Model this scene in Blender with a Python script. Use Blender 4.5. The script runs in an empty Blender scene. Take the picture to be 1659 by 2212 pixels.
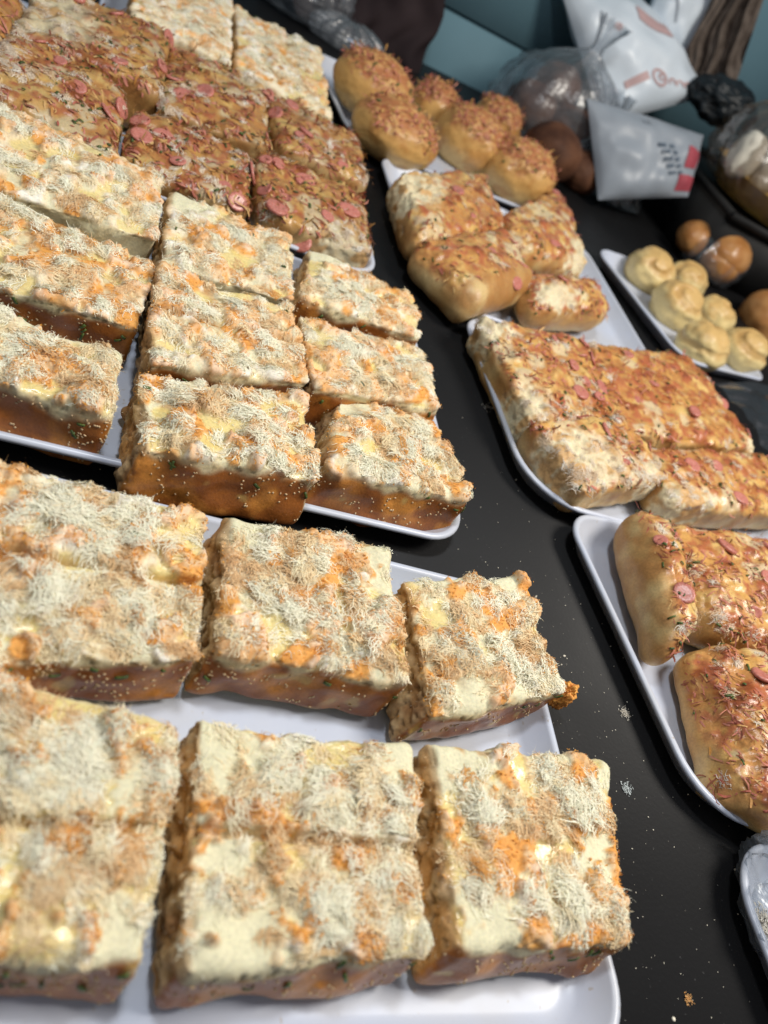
import bpy, math
import numpy as np
from mathutils import Matrix, Vector

# ------------------------------------------------------------------ camera, world, lamps, exposure
scene = bpy.context.scene
COL = scene.collection
CAM_H, PITCH, ROLL, YAW, FOC = 0.5, math.radians(39.5), math.radians(36.5), math.radians(-33.5), 1650.0
def rz(v, a):
    c, s = math.cos(a), math.sin(a)
    return np.array([c*v[0]-s*v[1], s*v[0]+c*v[1], v[2]])
_R0 = np.array([1., 0, 0]); _U0 = np.array([0, math.sin(PITCH), math.cos(PITCH)]); _F0 = np.array([0, math.cos(PITCH), -math.sin(PITCH)])
_cr, _sr = math.cos(ROLL), math.sin(ROLL)
AX = rz(_cr*_R0 + _sr*_U0, YAW); AY = rz(-_sr*_R0 + _cr*_U0, YAW); AF = rz(_F0, YAW)
CAM = np.array([0., 0., CAM_H])
cam_data = bpy.data.cameras.new('camera'); cam = bpy.data.objects.new('camera', cam_data); COL.objects.link(cam)
cam.matrix_world = Matrix(((AX[0], AY[0], -AF[0], 0), (AX[1], AY[1], -AF[1], 0), (AX[2], AY[2], -AF[2], CAM_H), (0, 0, 0, 1)))
cam_data.sensor_fit = 'VERTICAL'; cam_data.sensor_height = 36; cam_data.lens = 36*FOC/2212
cam_data.clip_start = 0.02; cam_data.clip_end = 60
cam_data.dof.use_dof = True; cam_data.dof.focus_distance = 0.70; cam_data.dof.aperture_fstop = 4.2
scene.camera = cam

world = bpy.data.worlds.new('World'); scene.world = world; world.use_nodes = True
world.node_tree.nodes['Background'].inputs[0].default_value = (0.85, 0.86, 0.95, 1)
world.node_tree.nodes['Background'].inputs[1].default_value = 0.17

def lamp(name, loc, target, power, size, color):
    d = bpy.data.lights.new(name, 'AREA'); d.energy = power; d.shape = 'DISK'; d.size = size; d.color = color
    o = bpy.data.objects.new(name, d); COL.objects.link(o); o.location = loc
    o.rotation_euler = (Vector(target)-Vector(loc)).to_track_quat('-Z', 'Y').to_euler()
    return o
lamp('stall_lamp', (1.45, 0.35, 1.75), (0.45, 0.65, 0), 38, 0.75, (1.0, 0.94, 0.85))
lamp('stall_lamp', (0.05, 0.6, 1.7), (0.25, 0.5, 0), 11, 0.22, (0.95, 0.98, 1.0))

scene.view_settings.view_transform = 'Standard'; scene.view_settings.look = 'None'
scene.view_settings.exposure = 0.16; scene.view_settings.gamma = 1.0
scene.cycles.max_bounces = 8; scene.cycles.transparent_max_bounces = 16
try:
    scene.cycles.use_denoising = True; scene.cycles.denoiser = 'OPENIMAGEDENOISE'
except Exception:
    pass

# ------------------------------------------------------------------ photo point -> place
def ray(px, py):
    x = (px-829.5)/FOC; y = -(py-1106)/FOC
    return x*AX + y*AY + AF
def at(px, py, z=0.0):
    d = ray(px, py); return CAM + d*((z-CAM_H)/d[2])
def at_y(px, py, y):
    d = ray(px, py); return CAM + d*(y/d[1])

# ------------------------------------------------------------------ noise
def _hash(ix, iy, iz, seed):
    h = (ix.astype(np.uint32)*np.uint32(374761393) + iy.astype(np.uint32)*np.uint32(668265263) + iz.astype(np.uint32)*np.uint32(2147483647) + np.uint32((seed*1274126177) & 0xffffffff))
    h = (h ^ (h >> np.uint32(13)))*np.uint32(1274126177)
    h = (h ^ (h >> np.uint32(15)))*np.uint32(2246822519)
    h = h ^ (h >> np.uint32(16))
    return h.astype(np.float64)/4294967295.0
def vnoise(p, freq, seed):
    q = p*freq + 1000.0
    i = np.floor(q).astype(np.int64); f = q-i; f = f*f*(3-2*f)
    r = 0
    for dx in (0, 1):
        wx = f[:, 0] if dx else 1-f[:, 0]
        for dy in (0, 1):
            wy = f[:, 1] if dy else 1-f[:, 1]
            for dz in (0, 1):
                wz = f[:, 2] if dz else 1-f[:, 2]
                r = r + wx*wy*wz*_hash(i[:, 0]+dx, i[:, 1]+dy, i[:, 2]+dz, seed)
    return r
def fbm(p, freq, seed, oct=3, gain=0.5):
    a, s, r = 1.0, 0.0, 0
    for k in range(oct):
        r = r + a*vnoise(p, freq*(2.03**k), seed+17*k); s += a; a *= gain
    return r/s
def sst(e0, e1, x):
    t = np.clip((x-e0)/(e1-e0), 0, 1); return t*t*(3-2*t)
def mix(a, b, t):
    t = np.asarray(t)[:, None]; return a*(1-t) + np.asarray(b)*t
def unit(v):
    return v/np.maximum(np.linalg.norm(v, axis=-1, keepdims=True), 1e-9)
def C(*c): return np.array(c, float)

# ------------------------------------------------------------------ meshes and objects
def mesh_np(name, V, F, col=None, smooth=True, nrm=None):
    """V (n,3); F (m,3) or (m,4) int; col (n,4)."""
    V = np.ascontiguousarray(V, np.float32); F = np.ascontiguousarray(F, np.int32)
    me = bpy.data.meshes.new(name); k = F.shape[1]
    me.vertices.add(len(V)); me.vertices.foreach_set('co', V.ravel())
    me.loops.add(F.size); me.loops.foreach_set('vertex_index', F.ravel())
    me.polygons.add(len(F)); me.polygons.foreach_set('loop_start', np.arange(0, F.size, k, dtype=np.int32))
    me.update(calc_edges=True)
    if smooth: me.polygons.foreach_set('use_smooth', np.ones(len(F), bool))
    if col is not None:
        a = me.attributes.new('Col', 'FLOAT_COLOR', 'POINT')
        a.data.foreach_set('color', np.ascontiguousarray(col, np.float32).ravel())
    if nrm is not None:
        a = me.attributes.new('Nrm', 'FLOAT_VECTOR', 'POINT'); a.data.foreach_set('vector', np.ascontiguousarray(nrm, np.float32).ravel())
    return me
def link(name, me, mat=None, parent=None, loc=None):
    o = bpy.data.objects.new(name, me); COL.objects.link(o)
    if mat is not None and me is not None and len(me.materials) == 0: me.materials.append(mat)
    if parent is not None: o.parent = parent
    if loc is not None: o.location = loc
    return o
def tag(o, label=None, cat=None, group=None, kind=None):
    if label: o['label'] = label
    if cat: o['category'] = cat
    if group: o['group'] = group
    if kind: o['kind'] = kind
    return o
def vnormals(V, F):
    n = np.zeros_like(V)
    fn = np.cross(V[F[:, 2]]-V[F[:, 0]], V[F[:, -1]]-V[F[:, 1]])
    for k in range(F.shape[1]): np.add.at(n, F[:, k], fn)
    return unit(n)
def join(parts):
    Vs, Fs, Cs, n = [], [], [], 0
    for p in parts:
        Vs.append(p[0]); Fs.append(p[1]+n); n += len(p[0])
        if len(p) > 2: Cs.append(p[2])
    r = (np.concatenate(Vs), np.concatenate(Fs), np.concatenate(Cs)) if Cs else (np.concatenate(Vs), np.concatenate(Fs))
    return r + (np.concatenate([p[3] for p in parts]),) if len(parts[0]) > 3 else r

# ------------------------------------------------------------------ materials
def mat(name):
    m = bpy.data.materials.new(name); m.use_nodes = True
    nt = m.node_tree; return m, nt, nt.nodes['Principled BSDF']
def noise_node(nt, scale, detail=4, coord='Object'):
    tc = nt.nodes.new('ShaderNodeTexCoord'); n = nt.nodes.new('ShaderNodeTexNoise')
    n.inputs['Scale'].default_value = scale; n.inputs['Detail'].default_value = detail
    nt.links.new(tc.outputs[coord], n.inputs['Vector']); return n
def bump(nt, bsdf, src, strength, dist):
    b = nt.nodes.new('ShaderNodeBump'); b.inputs['Strength'].default_value = strength; b.inputs['Distance'].default_value = dist
    nt.links.new(src, b.inputs['Height']); nt.links.new(b.outputs[0], bsdf.inputs['Normal'])
def col_material(name, bump_scale, bump_dist, var=0.25, rough=None, sss=0.0, trans=0.0, spec=0.35, soft=False):
    """base colour from the painted colour of the thing itself; alpha of that attribute = roughness"""
    m, nt, b = mat(name)
    at_ = nt.nodes.new('ShaderNodeAttribute'); at_.attribute_name = 'Col'
    n = noise_node(nt, bump_scale, 5)
    mr = nt.nodes.new('ShaderNodeMapRange'); mr.inputs[1].default_value = 0.25; mr.inputs[2].default_value = 0.75
    mr.inputs[3].default_value = 1-var; mr.inputs[4].default_value = 1+var*0.6
    nt.links.new(n.outputs[0], mr.inputs[0])
    mx = nt.nodes.new('ShaderNodeMix'); mx.data_type = 'RGBA'; mx.blend_type = 'MULTIPLY'; mx.inputs[0].default_value = 1
    nt.links.new(at_.outputs['Color'], mx.inputs[6]); nt.links.new(mr.outputs[0], mx.inputs[7])
    nt.links.new(mx.outputs[2], b.inputs['Base Color'])
    if rough is None: nt.links.new(at_.outputs['Alpha'], b.inputs['Roughness'])
    else: b.inputs['Roughness'].default_value = rough
    b.inputs['Specular IOR Level'].default_value = spec
    if sss:
        b.inputs['Subsurface Weight'].default_value = sss; b.inputs['Subsurface Radius'].default_value = (1, .6, .3); b.inputs['Subsurface Scale'].default_value = 0.006
    if bump_dist: bump(nt, b, n.outputs[0], 0.7, bump_dist)
    if soft:
        an = nt.nodes.new('ShaderNodeAttribute'); an.attribute_name = 'Nrm'; nt.links.new(an.outputs['Vector'], b.inputs['Normal'])
    if trans:
        out = nt.nodes['Material Output']; t = nt.nodes.new('ShaderNodeBsdfTranslucent'); ms = nt.nodes.new('ShaderNodeMixShader')
        ms.inputs[0].default_value = trans; nt.links.new(mx.outputs[2], t.inputs[0])
        nt.links.new(b.outputs[0], ms.inputs[1]); nt.links.new(t.outputs[0], ms.inputs[2]); nt.links.new(ms.outputs[0], out.inputs[0])
    return m
def flat_material(name, color, rough=0.5, spec=0.4, var=0.15, scale=60, bdist=0.0, color2=None):
    m, nt, b = mat(name)
    n = noise_node(nt, scale, 5); r = nt.nodes.new('ShaderNodeValToRGB')
    c2 = color2 or tuple(c*(1+var) for c in color); c1 = tuple(c*(1-var) for c in color) if not color2 else color
    r.color_ramp.elements[0].position = 0.35; r.color_ramp.elements[1].position = 0.65
    r.color_ramp.elements[0].color = (*c1, 1); r.color_ramp.elements[1].color = (*c2, 1)
    nt.links.new(n.outputs[0], r.inputs[0]); nt.links.new(r.outputs[0], b.inputs['Base Color'])
    b.inputs['Roughness'].default_value = rough; b.inputs['Specular IOR Level'].default_value = spec
    if bdist: bump(nt, b, n.outputs[0], 0.6, bdist)
    return m
def film_material(name, tint, opacity, milky, rough=0.12, scale=35):
    m, nt, b = mat(name); nt.nodes.remove(b); out = nt.nodes['Material Output']
    tr = nt.nodes.new('ShaderNodeBsdfTransparent'); tr.inputs[0].default_value = (*tint, 1)
    gl = nt.nodes.new('ShaderNodeBsdfGlossy'); gl.inputs['Roughness'].default_value = rough
    df = nt.nodes.new('ShaderNodeBsdfDiffuse'); df.inputs[0].default_value = (*milky, 1)
    n = noise_node(nt, scale, 3); bm = nt.nodes.new('ShaderNodeBump'); bm.inputs['Strength'].default_value = 0.8; bm.inputs['Distance'].default_value = 0.006
    nt.links.new(n.outputs[0], bm.inputs['Height'])
    for s in (gl, df): nt.links.new(bm.outputs[0], s.inputs['Normal'])
    lw = nt.nodes.new('ShaderNodeLayerWeight'); lw.inputs[0].default_value = 0.35
    a = nt.nodes.new('ShaderNodeMixShader'); a.inputs[0].default_value = opacity
    nt.links.new(tr.outputs[0], a.inputs[1]); nt.links.new(df.outputs[0], a.inputs[2])
    mm = nt.nodes.new('ShaderNodeMath'); mm.operation = 'MULTIPLY_ADD'; mm.inputs[1].default_value = 0.55; mm.inputs[2].default_value = 0.05
    nt.links.new(lw.outputs['Facing'], mm.inputs[0])
    c = nt.nodes.new('ShaderNodeMixShader'); nt.links.new(mm.outputs[0], c.inputs[0])
    nt.links.new(a.outputs[0], c.inputs[1]); nt.links.new(gl.outputs[0], c.inputs[2]); nt.links.new(c.outputs[0], out.inputs[0])
    return m

M_BREAD = col_material('bread', 420, 0.0005, 0.2, sss=0.10, spec=0.5)
M_FLOSS = col_material('pork_floss', 900, 0.0, 0.15, rough=0.8, trans=0.06, spec=0.05, soft=False)
M_SHRED = col_material('baked_shreds', 500, 0.0006, 0.2, rough=0.5, spec=0.3)
M_BUN = col_material('bun_crust', 160, 0.0005, 0.12, spec=0.45)
M_SESAME = flat_material('sesame', (0.62, 0.46, 0.27), 0.5)
M_HERB = flat_material('scallion', (0.035, 0.06, 0.014), 0.45, color2=(0.10, 0.15, 0.03), scale=200)
M_TRAY = flat_material('white_melamine', (0.60, 0.655, 0.78), 0.3, 0.5, 0.02, 8)
def tray_material():
    m, nt, b = mat('white_melamine_used'); n = noise_node(nt, 9, 6); n2 = noise_node(nt, 140, 4)
    r = nt.nodes.new('ShaderNodeValToRGB'); r.color_ramp.elements[0].position = .42; r.color_ramp.elements[1].position = .75
    r.color_ramp.elements[0].color = (.53, .58, .70, 1); r.color_ramp.elements[1].color = (.50, .51, .54, 1)
    r2 = nt.nodes.new('ShaderNodeValToRGB'); r2.color_ramp.elements[0].position = .68; r2.color_ramp.elements[1].position = .74
    r2.color_ramp.elements[0].color = (1, 1, 1, 1); r2.color_ramp.elements[1].color = (.82, .70, .55, 1)
    mx = nt.nodes.new('ShaderNodeMix'); mx.data_type = 'RGBA'; mx.blend_type = 'MULTIPLY'; mx.inputs[0].default_value = .8
    nt.links.new(n.outputs[0], r.inputs[0]); nt.links.new(n2.outputs[0], r2.inputs[0]); nt.links.new(r.outputs[0], mx.inputs[6]); nt.links.new(r2.outputs[0], mx.inputs[7]); nt.links.new(mx.outputs[2], b.inputs['Base Color'])
    mr = nt.nodes.new('ShaderNodeMapRange'); mr.inputs[3].default_value = .18; mr.inputs[4].default_value = .5
    nt.links.new(n.outputs[0], mr.inputs[0]); nt.links.new(mr.outputs[0], b.inputs['Roughness']); return m
M_TRAYU = tray_material()
M_CRUMB = flat_material('crumb', (0.75, 0.70, 0.58), 0.8, 0.2, 0.2, 300)
M_CRUMB_O = flat_material('orange_crumb', (0.62, 0.30, 0.10), 0.8, 0.2, 0.2, 300)
M_FILM = film_material('clear_film', (0.93, 0.95, 0.97), 0.12, (0.42, 0.47, 0.52), 0.3)
M_FILM_THIN = film_material('thin_film', (0.97, 0.98, 0.99), 0.06, (0.5, 0.55, 0.6), 0.10)
M_FILM_DARK = film_material('smoky_film', (0.88, 0.84, 0.80), 0.10, (0.20, 0.15, 0.13), 0.25)

def sausage_material():
    m, nt, b = mat('sausage')
    n = noise_node(nt, 350, 4); r = nt.nodes.new('ShaderNodeValToRGB')
    r.color_ramp.elements[0].color = (0.40, 0.12, 0.09, 1); r.color_ramp.elements[1].color = (0.62, 0.25, 0.20, 1)
    r.color_ramp.elements[0].position = 0.3; r.color_ramp.elements[1].position = 0.7
    nt.links.new(n.outputs[0], r.inputs[0]); nt.links.new(r.outputs[0], b.inputs['Base Color'])
    b.inputs['Roughness'].default_value = 0.3; b.inputs['Subsurface Weight'].default_value = 0.1; b.inputs['Subsurface Scale'].default_value = 0.004
    bump(nt, b, n.outputs[0], 0.4, 0.0006); return m
M_SAUS = sausage_material()

def table_material():
    m, nt, b = mat('black_table')
    n1 = noise_node(nt, 3.0, 6); n2 = noise_node(nt, 260, 3); n3 = noise_node(nt, 9, 5)
    r = nt.nodes.new('ShaderNodeValToRGB'); r.color_ramp.elements[0].color = (0.006, 0.006, 0.0065, 1); r.color_ramp.elements[1].color = (0.014, 0.014, 0.015, 1)
    nt.links.new(n1.outputs[0], r.inputs[0])
    r2 = nt.nodes.new('ShaderNodeValToRGB'); r2.color_ramp.elements[0].position = 0.70; r2.color_ramp.elements[1].position = 0.80
    r2.color_ramp.elements[1].color = (0.10, 0.10, 0.10, 1); r2.color_ramp.elements[0].color = (0, 0, 0, 1)
    nt.links.new(n2.outputs[0], r2.inputs[0])
    ad = nt.nodes.new('ShaderNodeMix'); ad.data_type = 'RGBA'; ad.blend_type = 'ADD'; ad.inputs[0].default_value = 1
    nt.links.new(r.outputs[0], ad.inputs[6]); nt.links.new(r2.outputs[0], ad.inputs[7]); nt.links.new(ad.outputs[2], b.inputs['Base Color'])
    mr = nt.nodes.new('ShaderNodeMapRange'); mr.inputs[3].default_value = 0.38; mr.inputs[4].default_value = 0.62
    nt.links.new(n3.outputs[0], mr.inputs[0]); nt.links.new(mr.outputs[0], b.inputs['Roughness'])
    b.inputs['Specular IOR Level'].default_value = 0.2
    bump(nt, b, n2.outputs[0], 0.25, 0.0004); return m

# ------------------------------------------------------------------ the setting: table, wall
M_TABLE = table_material()
def box(x0, x1, y0, y1, z0, z1, bev=0.0):
    V = np.array([[x, y, z] for z in (z0, z1) for y in (y0, y1) for x in (x0, x1)], float)
    if bev:
        V[4:, 0] += np.where(V[4:, 0] == x0, bev, -bev); V[4:, 1] += np.where(V[4:, 1] == y0, bev, -bev)
    F = np.array([[0, 2, 3, 1], [4, 5, 7, 6], [0, 1, 5, 4], [1, 3, 7, 5], [3, 2, 6, 7], [2, 0, 4, 6]])
    return V, F
V, F = box(-2.5, 6, -1.2, 3.4, -0.04, 0)
tag(link('table_top', mesh_np('table_top', V, F, smooth=False), M_TABLE), kind='structure')

WALL_A = math.radians(8.0); WALL_P = np.array([0.75, 2.19, 0.0])
WU = np.array([math.cos(WALL_A), math.sin(WALL_A), 0]); WN = np.array([math.sin(WALL_A), -math.cos(WALL_A), 0])
def on_wall(px, py, off=0.0):
    d = ray(px, py); P = WALL_P + WN*off
    t = np.dot(P-CAM, WN)/np.dot(d, WN); return CAM + d*t
M_TILE = flat_material('teal_tile', (0.13, 0.245, 0.30), 0.65, 0.3, 0.05, 5)
M_GROUT = flat_material('grout', (0.05, 0.09, 0.11), 0.9, 0.1, 0.1, 40)
def wall_frame(V):   # local x along the wall, y out of it, z up
    return WALL_P + V[:, :1]*WU + V[:, 1:2]*WN + V[:, 2:3]*C(0, 0, 1)
V, F = box(-3, 7, -0.1, 0, -0.3, 2.4)
wall = tag(link('wall', mesh_np('wall', wall_frame(V), F, smooth=False), M_GROUT), kind='structure')
g = on_wall(1026, 49); gz = g[2]; gv = on_wall(1415, 25); gu = float(np.dot(gv-WALL_P, WU))
TW, TH = 0.62, 0.42
tile_me = None
for i in range(-3, 7):
    for k in range(-1, 4):
        z0 = gz + k*TH
        if z0 > 2.0 or z0 + TH < 0: continue
        x0 = gu + (i-1)*TW
        if tile_me is None:
            V, F = box(0.003, TW-0.003, 0.0, 0.006, 0.003, TH-0.003)
            V = V.reshape(-1, 3)
            front = V[:, 1] > 0.003
            V[front, 0] += np.where(V[front, 0] < TW/2, 0.002, -0.002); V[front, 2] += np.where(V[front, 2] < TH/2, 0.002, -0.002)
            tile_me = mesh_np('tile', V[:, :1]*WU + V[:, 1:2]*WN + V[:, 2:3]*C(0, 0, 1), F[:, ::-1], smooth=False)
        link('tile', tile_me, M_TILE, wall, tuple(WALL_P + WU*x0 + C(0, 0, z0)))

# ------------------------------------------------------------------ trays
def rrect(w, d, radii, inset, seg=10):
    """outline of a rounded rectangle; radii = (front-left, front-right, back-right, back-left)"""
    pts = []
    hw, hd = w/2-inset, d/2-inset
    for (sx, sy, a0), r in zip(((-1, -1, math.pi), (1, -1, 1.5*math.pi), (1, 1, 0), (-1, 1, 0.5*math.pi)), radii):
        r = max(r-inset*0.8, 0.006)
        for k in range(seg+1):
            a = a0 + k/seg*math.pi/2
            pts.append((sx*(hw-r)+r*math.cos(a), sy*(hd-r)+r*math.sin(a)))
    return np.array(pts)
def tray(cx, cy, w, d, rot, radii, label, group, wall_w=0.028, h=0.027):
    prof = [(wall_w*0.9, 0.0008), (wall_w*0.75, 0.002), (0.006, h*0.72), (0.0015, h*0.82), (0, h*0.93), (0.0008, h), (0.003, h+0.0013), (0.006, h+0.001), (0.0075, h-0.001),
            (wall_w*0.8, 0.010), (wall_w, 0.0058), (wall_w*1.25, 0.0042)]
    rings = [np.c_[rrect(w, d, radii, o), np.full(44, z)] for o, z in prof]
    V = np.concatenate(rings); n = 44
    F = [[r*n+i, r*n+(i+1) % n, (r+1)*n+(i+1) % n, (r+1)*n+i] for r in range(len(rings)-1) for i in range(n)]
    c = len(V); V = np.r_[V, [[0, 0, 0.004], [0, 0, 0.0008]]]
    L = (len(rings)-1)*n
    F += [[L+i, L+(i+1) % n, c, c] for i in range(n)]
    F = np.array(F)
    me = bpy.data.meshes.new('tray')
    faces = [tuple(dict.fromkeys(f)) for f in F.tolist()] + [tuple(range(n-1, -1, -1))]
    me.from_pydata(V.tolist(), [], faces); me.update()
    me.polygons.foreach_set('use_smooth', np.ones(len(me.polygons), bool))
    o = link('tray', me, M_TRAYU, None, (cx, cy, 0)); o.rotation_euler = (0, 0, math.radians(rot))
    return tag(o, label, 'tray', group)
G_TR = 'white serving trays on the black table'
rT = (0.05, 0.05, 0.05, 0.05); rR = (0.085, 0.085, 0.05, 0.045)
tray(0.178, 0.232, 0.55, 0.385, -2.5, rT, 'white tray nearest the viewer, under two rows of floss bread', G_TR)
tray(0.137, 0.676, 0.55, 0.435, 0, rT, 'white tray under the nine floss breads in the middle of the left column', G_TR)
tray(0.032, 1.11, 0.68, 0.395, 0.5, rT, 'white tray under sausage breads, behind the nine floss breads', G_TR)
tray(0.145, 1.48, 0.40, 0.345, 2, rT, 'farthest white tray on the left, under two pale floss breads at the top', G_TR)
def corner_tray(flx, fly, w, d, rot, radii, label):
    a = math.radians(rot); c, s = math.cos(a), math.sin(a)
    return tray(flx + c*w/2 - s*d/2, fly + s*w/2 + c*d/2, w, d, rot, radii, label, G_TR)
corner_tray(0.612, -0.208, 0.5, 0.385, 0, (.085, .085, .05, .06), 'almost empty white tray at the bottom right with floss scraps')
corner_tray(0.606, 0.183, 0.5, 0.372, 6, (.075, .085, .05, .045), 'white tray under the sausage breads with round pink slices at lower right')
corner_tray(0.522, 0.555, 0.5, 0.365, 2, rR, 'white tray under the big sausage and scallion slabs in the right column')
corner_tray(0.448, 0.928, 0.485, 0.435, 1.8, rR, 'white tray with its bare right wall showing beside the sausage rolls')
corner_tray(0.385, 1.36, 0.5, 0.38, 9, rR, 'white tray at the back of the right column, under six glossy round buns')
corner_tray(1.035, 1.055, 0.285, 0.36, 13, (.06, .03, .05, .05), 'small white tray holding six pale swirled buns at far right')

# ------------------------------------------------------------------ bread
def lattice(nx, ny, nz):
    I, J, K = np.meshgrid(np.arange(nx+1), np.arange(ny+1), np.arange(nz+1), indexing='ij')
    surf = (I == 0) | (I == nx) | (J == 0) | (J == ny) | (K == 0) | (K == nz)
    idx = -np.ones(I.shape, np.int64); idx[surf] = np.arange(surf.sum())
    P = np.c_[I[surf]/nx, J[surf]/ny, K[surf]/nz]
    F = []
    def quad(a, flip):
        q = np.stack([a[:-1, :-1], a[1:, :-1], a[1:, 1:], a[:-1, 1:]], -1).reshape(-1, 4)
        F.append(q[:, ::-1] if flip else q)
    quad(idx[:, :, nz], False); quad(idx[:, :, 0], True)
    quad(idx[:, 0, :], False); quad(idx[:, ny, :], True)
    quad(idx[0], True); quad(idx[nx], False)
    return P, np.concatenate(F)

class Loaf: pass
def loaf_base(quad, ztop, zbot, r, dome, cell, seed, bottom_inset=0.006, front_out=0.0, left_out=0.0, tilt=(0, 0), ground=0.0045, grow=0.004, wob=1.0):
    """quad = world (x,y) of back-left, back-right, front-right, front-left of the top. a: left->right, b: front->back, c: up"""
    q = np.array([np.asarray(p)[:2] for p in quad], float); q = q + unit(q-q.mean(0))*grow*1.41; BL, BR, FR, FL = q
    Lx = (np.linalg.norm(BR-BL)+np.linalg.norm(FR-FL))/2; Ly = (np.linalg.norm(BL-FL)+np.linalg.norm(BR-FR))/2; Lz = ztop-zbot
    P, F = lattice(max(8, int(Lx/cell)), max(8, int(Ly/cell)), max(6, int(Lz/cell)))
    L = np.array([Lx, Ly, Lz]); rr = np.minimum(r, L/2*0.98)
    X = P*L; Qc = np.clip(X, rr, L-rr); D = (X-Qc)/rr
    m = np.abs(D).max(1, keepdims=True); n = np.linalg.norm(D, axis=1, keepdims=True)
    X = Qc + D*rr*np.where(n > 1e-6, m/np.maximum(n, 1e-6), 1)
    P = X/L; a, b, c = P[:, 0], P[:, 1], P[:, 2]
    ctr = q.mean(0)
    def bil(Q): return ((1-a)*(1-b))[:, None]*Q[3] + (a*(1-b))[:, None]*Q[2] + (a*b)[:, None]*Q[1] + ((1-a)*b)[:, None]*Q[0]
    qb = q + unit(ctr-q)*bottom_inset*1.4
    fd = unit(((FL+FR)/2-(BL+BR)/2)[None])[0]; ld = unit(((FL+BL)/2-(FR+BR)/2)[None])[0]
    qb[2] += fd*front_out; qb[3] += fd*front_out; qb[0] += ld*left_out; qb[3] += ld*left_out
    cc = c**0.8
    xy = bil(q)*cc[:, None] + bil(qb)*(1-cc)[:, None]
    z = zbot + c*Lz + c*(dome*(1-(2*a-1)**2)*(1-(2*b-1)**2) + tilt[0]*(a-.5) + tilt[1]*(b-.5))
    rng = np.random.default_rng(seed); off = rng.uniform(-50, 50, 3)
    V = np.c_[xy, z]; S = V + off
    nb = vnormals(V, F)
    V = V + nb*wob*((fbm(S, 20, seed, 2)-.5)*0.014 + (fbm(S, 48, seed+2, 2)-.5)*0.006)[:, None]
    o = Loaf(); o.V, o.F, o.S, o.P, o.rng, o.seed = V, F, S, P, rng, seed
    o.ctr = np.array([ctr[0], ctr[1], 0]); o.N = vnormals(V, F); o.fd = np.array([fd[0], fd[1], 0]); o.ld = np.array([ld[0], ld[1], 0]); o.ground = ground
    return o

def ribbons(rng, pos, nrm, L, w, col, curl=0.6, lift=0.35, K=6, settle=0.12, dirs=None, hug=0.0):
    n = len(pos); t = rng.normal(size=(n, 3)) if dirs is None else dirs + rng.normal(size=(n, 3))*0.5
    t -= (t*nrm).sum(1, keepdims=True)*nrm; d = unit(unit(t) + nrm*rng.uniform(0, lift*2, (n, 1)))
    p = pos.copy(); seg = (L/(K-1))[:, None]
    A, B = [], []
    sd = unit(np.cross(d, nrm) + rng.normal(size=(n, 3))*.25)
    bend = rng.normal(size=(n, 3))*curl
    for k in range(K):
        ww = (w*(0.35+0.65*math.sin(math.pi*min(max((k+.4)/K, 0), 1))))[:, None]/2
        A.append(p-sd*ww); B.append(p+sd*ww)
        d = unit(d + bend*0.45 + rng.normal(size=(n, 3))*curl*0.5 - nrm*settle*(k+1)/K*2)
        if hug: d = unit(d - nrm*((d*nrm).sum(1, keepdims=True)*hug))
        sd = unit(np.cross(d, nrm)*.6 + sd*.4 + rng.normal(size=(n, 3))*0.12)
        p = p + d*seg
    V = np.stack([v for ab in zip(A, B) for v in ab], 1).reshape(-1, 3)
    base = (np.arange(n)*2*K)[:, None]
    fs = np.concatenate([np.stack([base[:, 0]+2*k, base[:, 0]+2*k+1, base[:, 0]+2*k+3, base[:, 0]+2*k+2], 1) for k in range(K-1)])
    cc = np.repeat(np.c_[col, np.full(n, .7)], 2*K, axis=0)
    sn = np.repeat(unit(nrm + rng.normal(size=(n, 3))*.25), 2*K, axis=0)
    return V, fs, cc, sn

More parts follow.
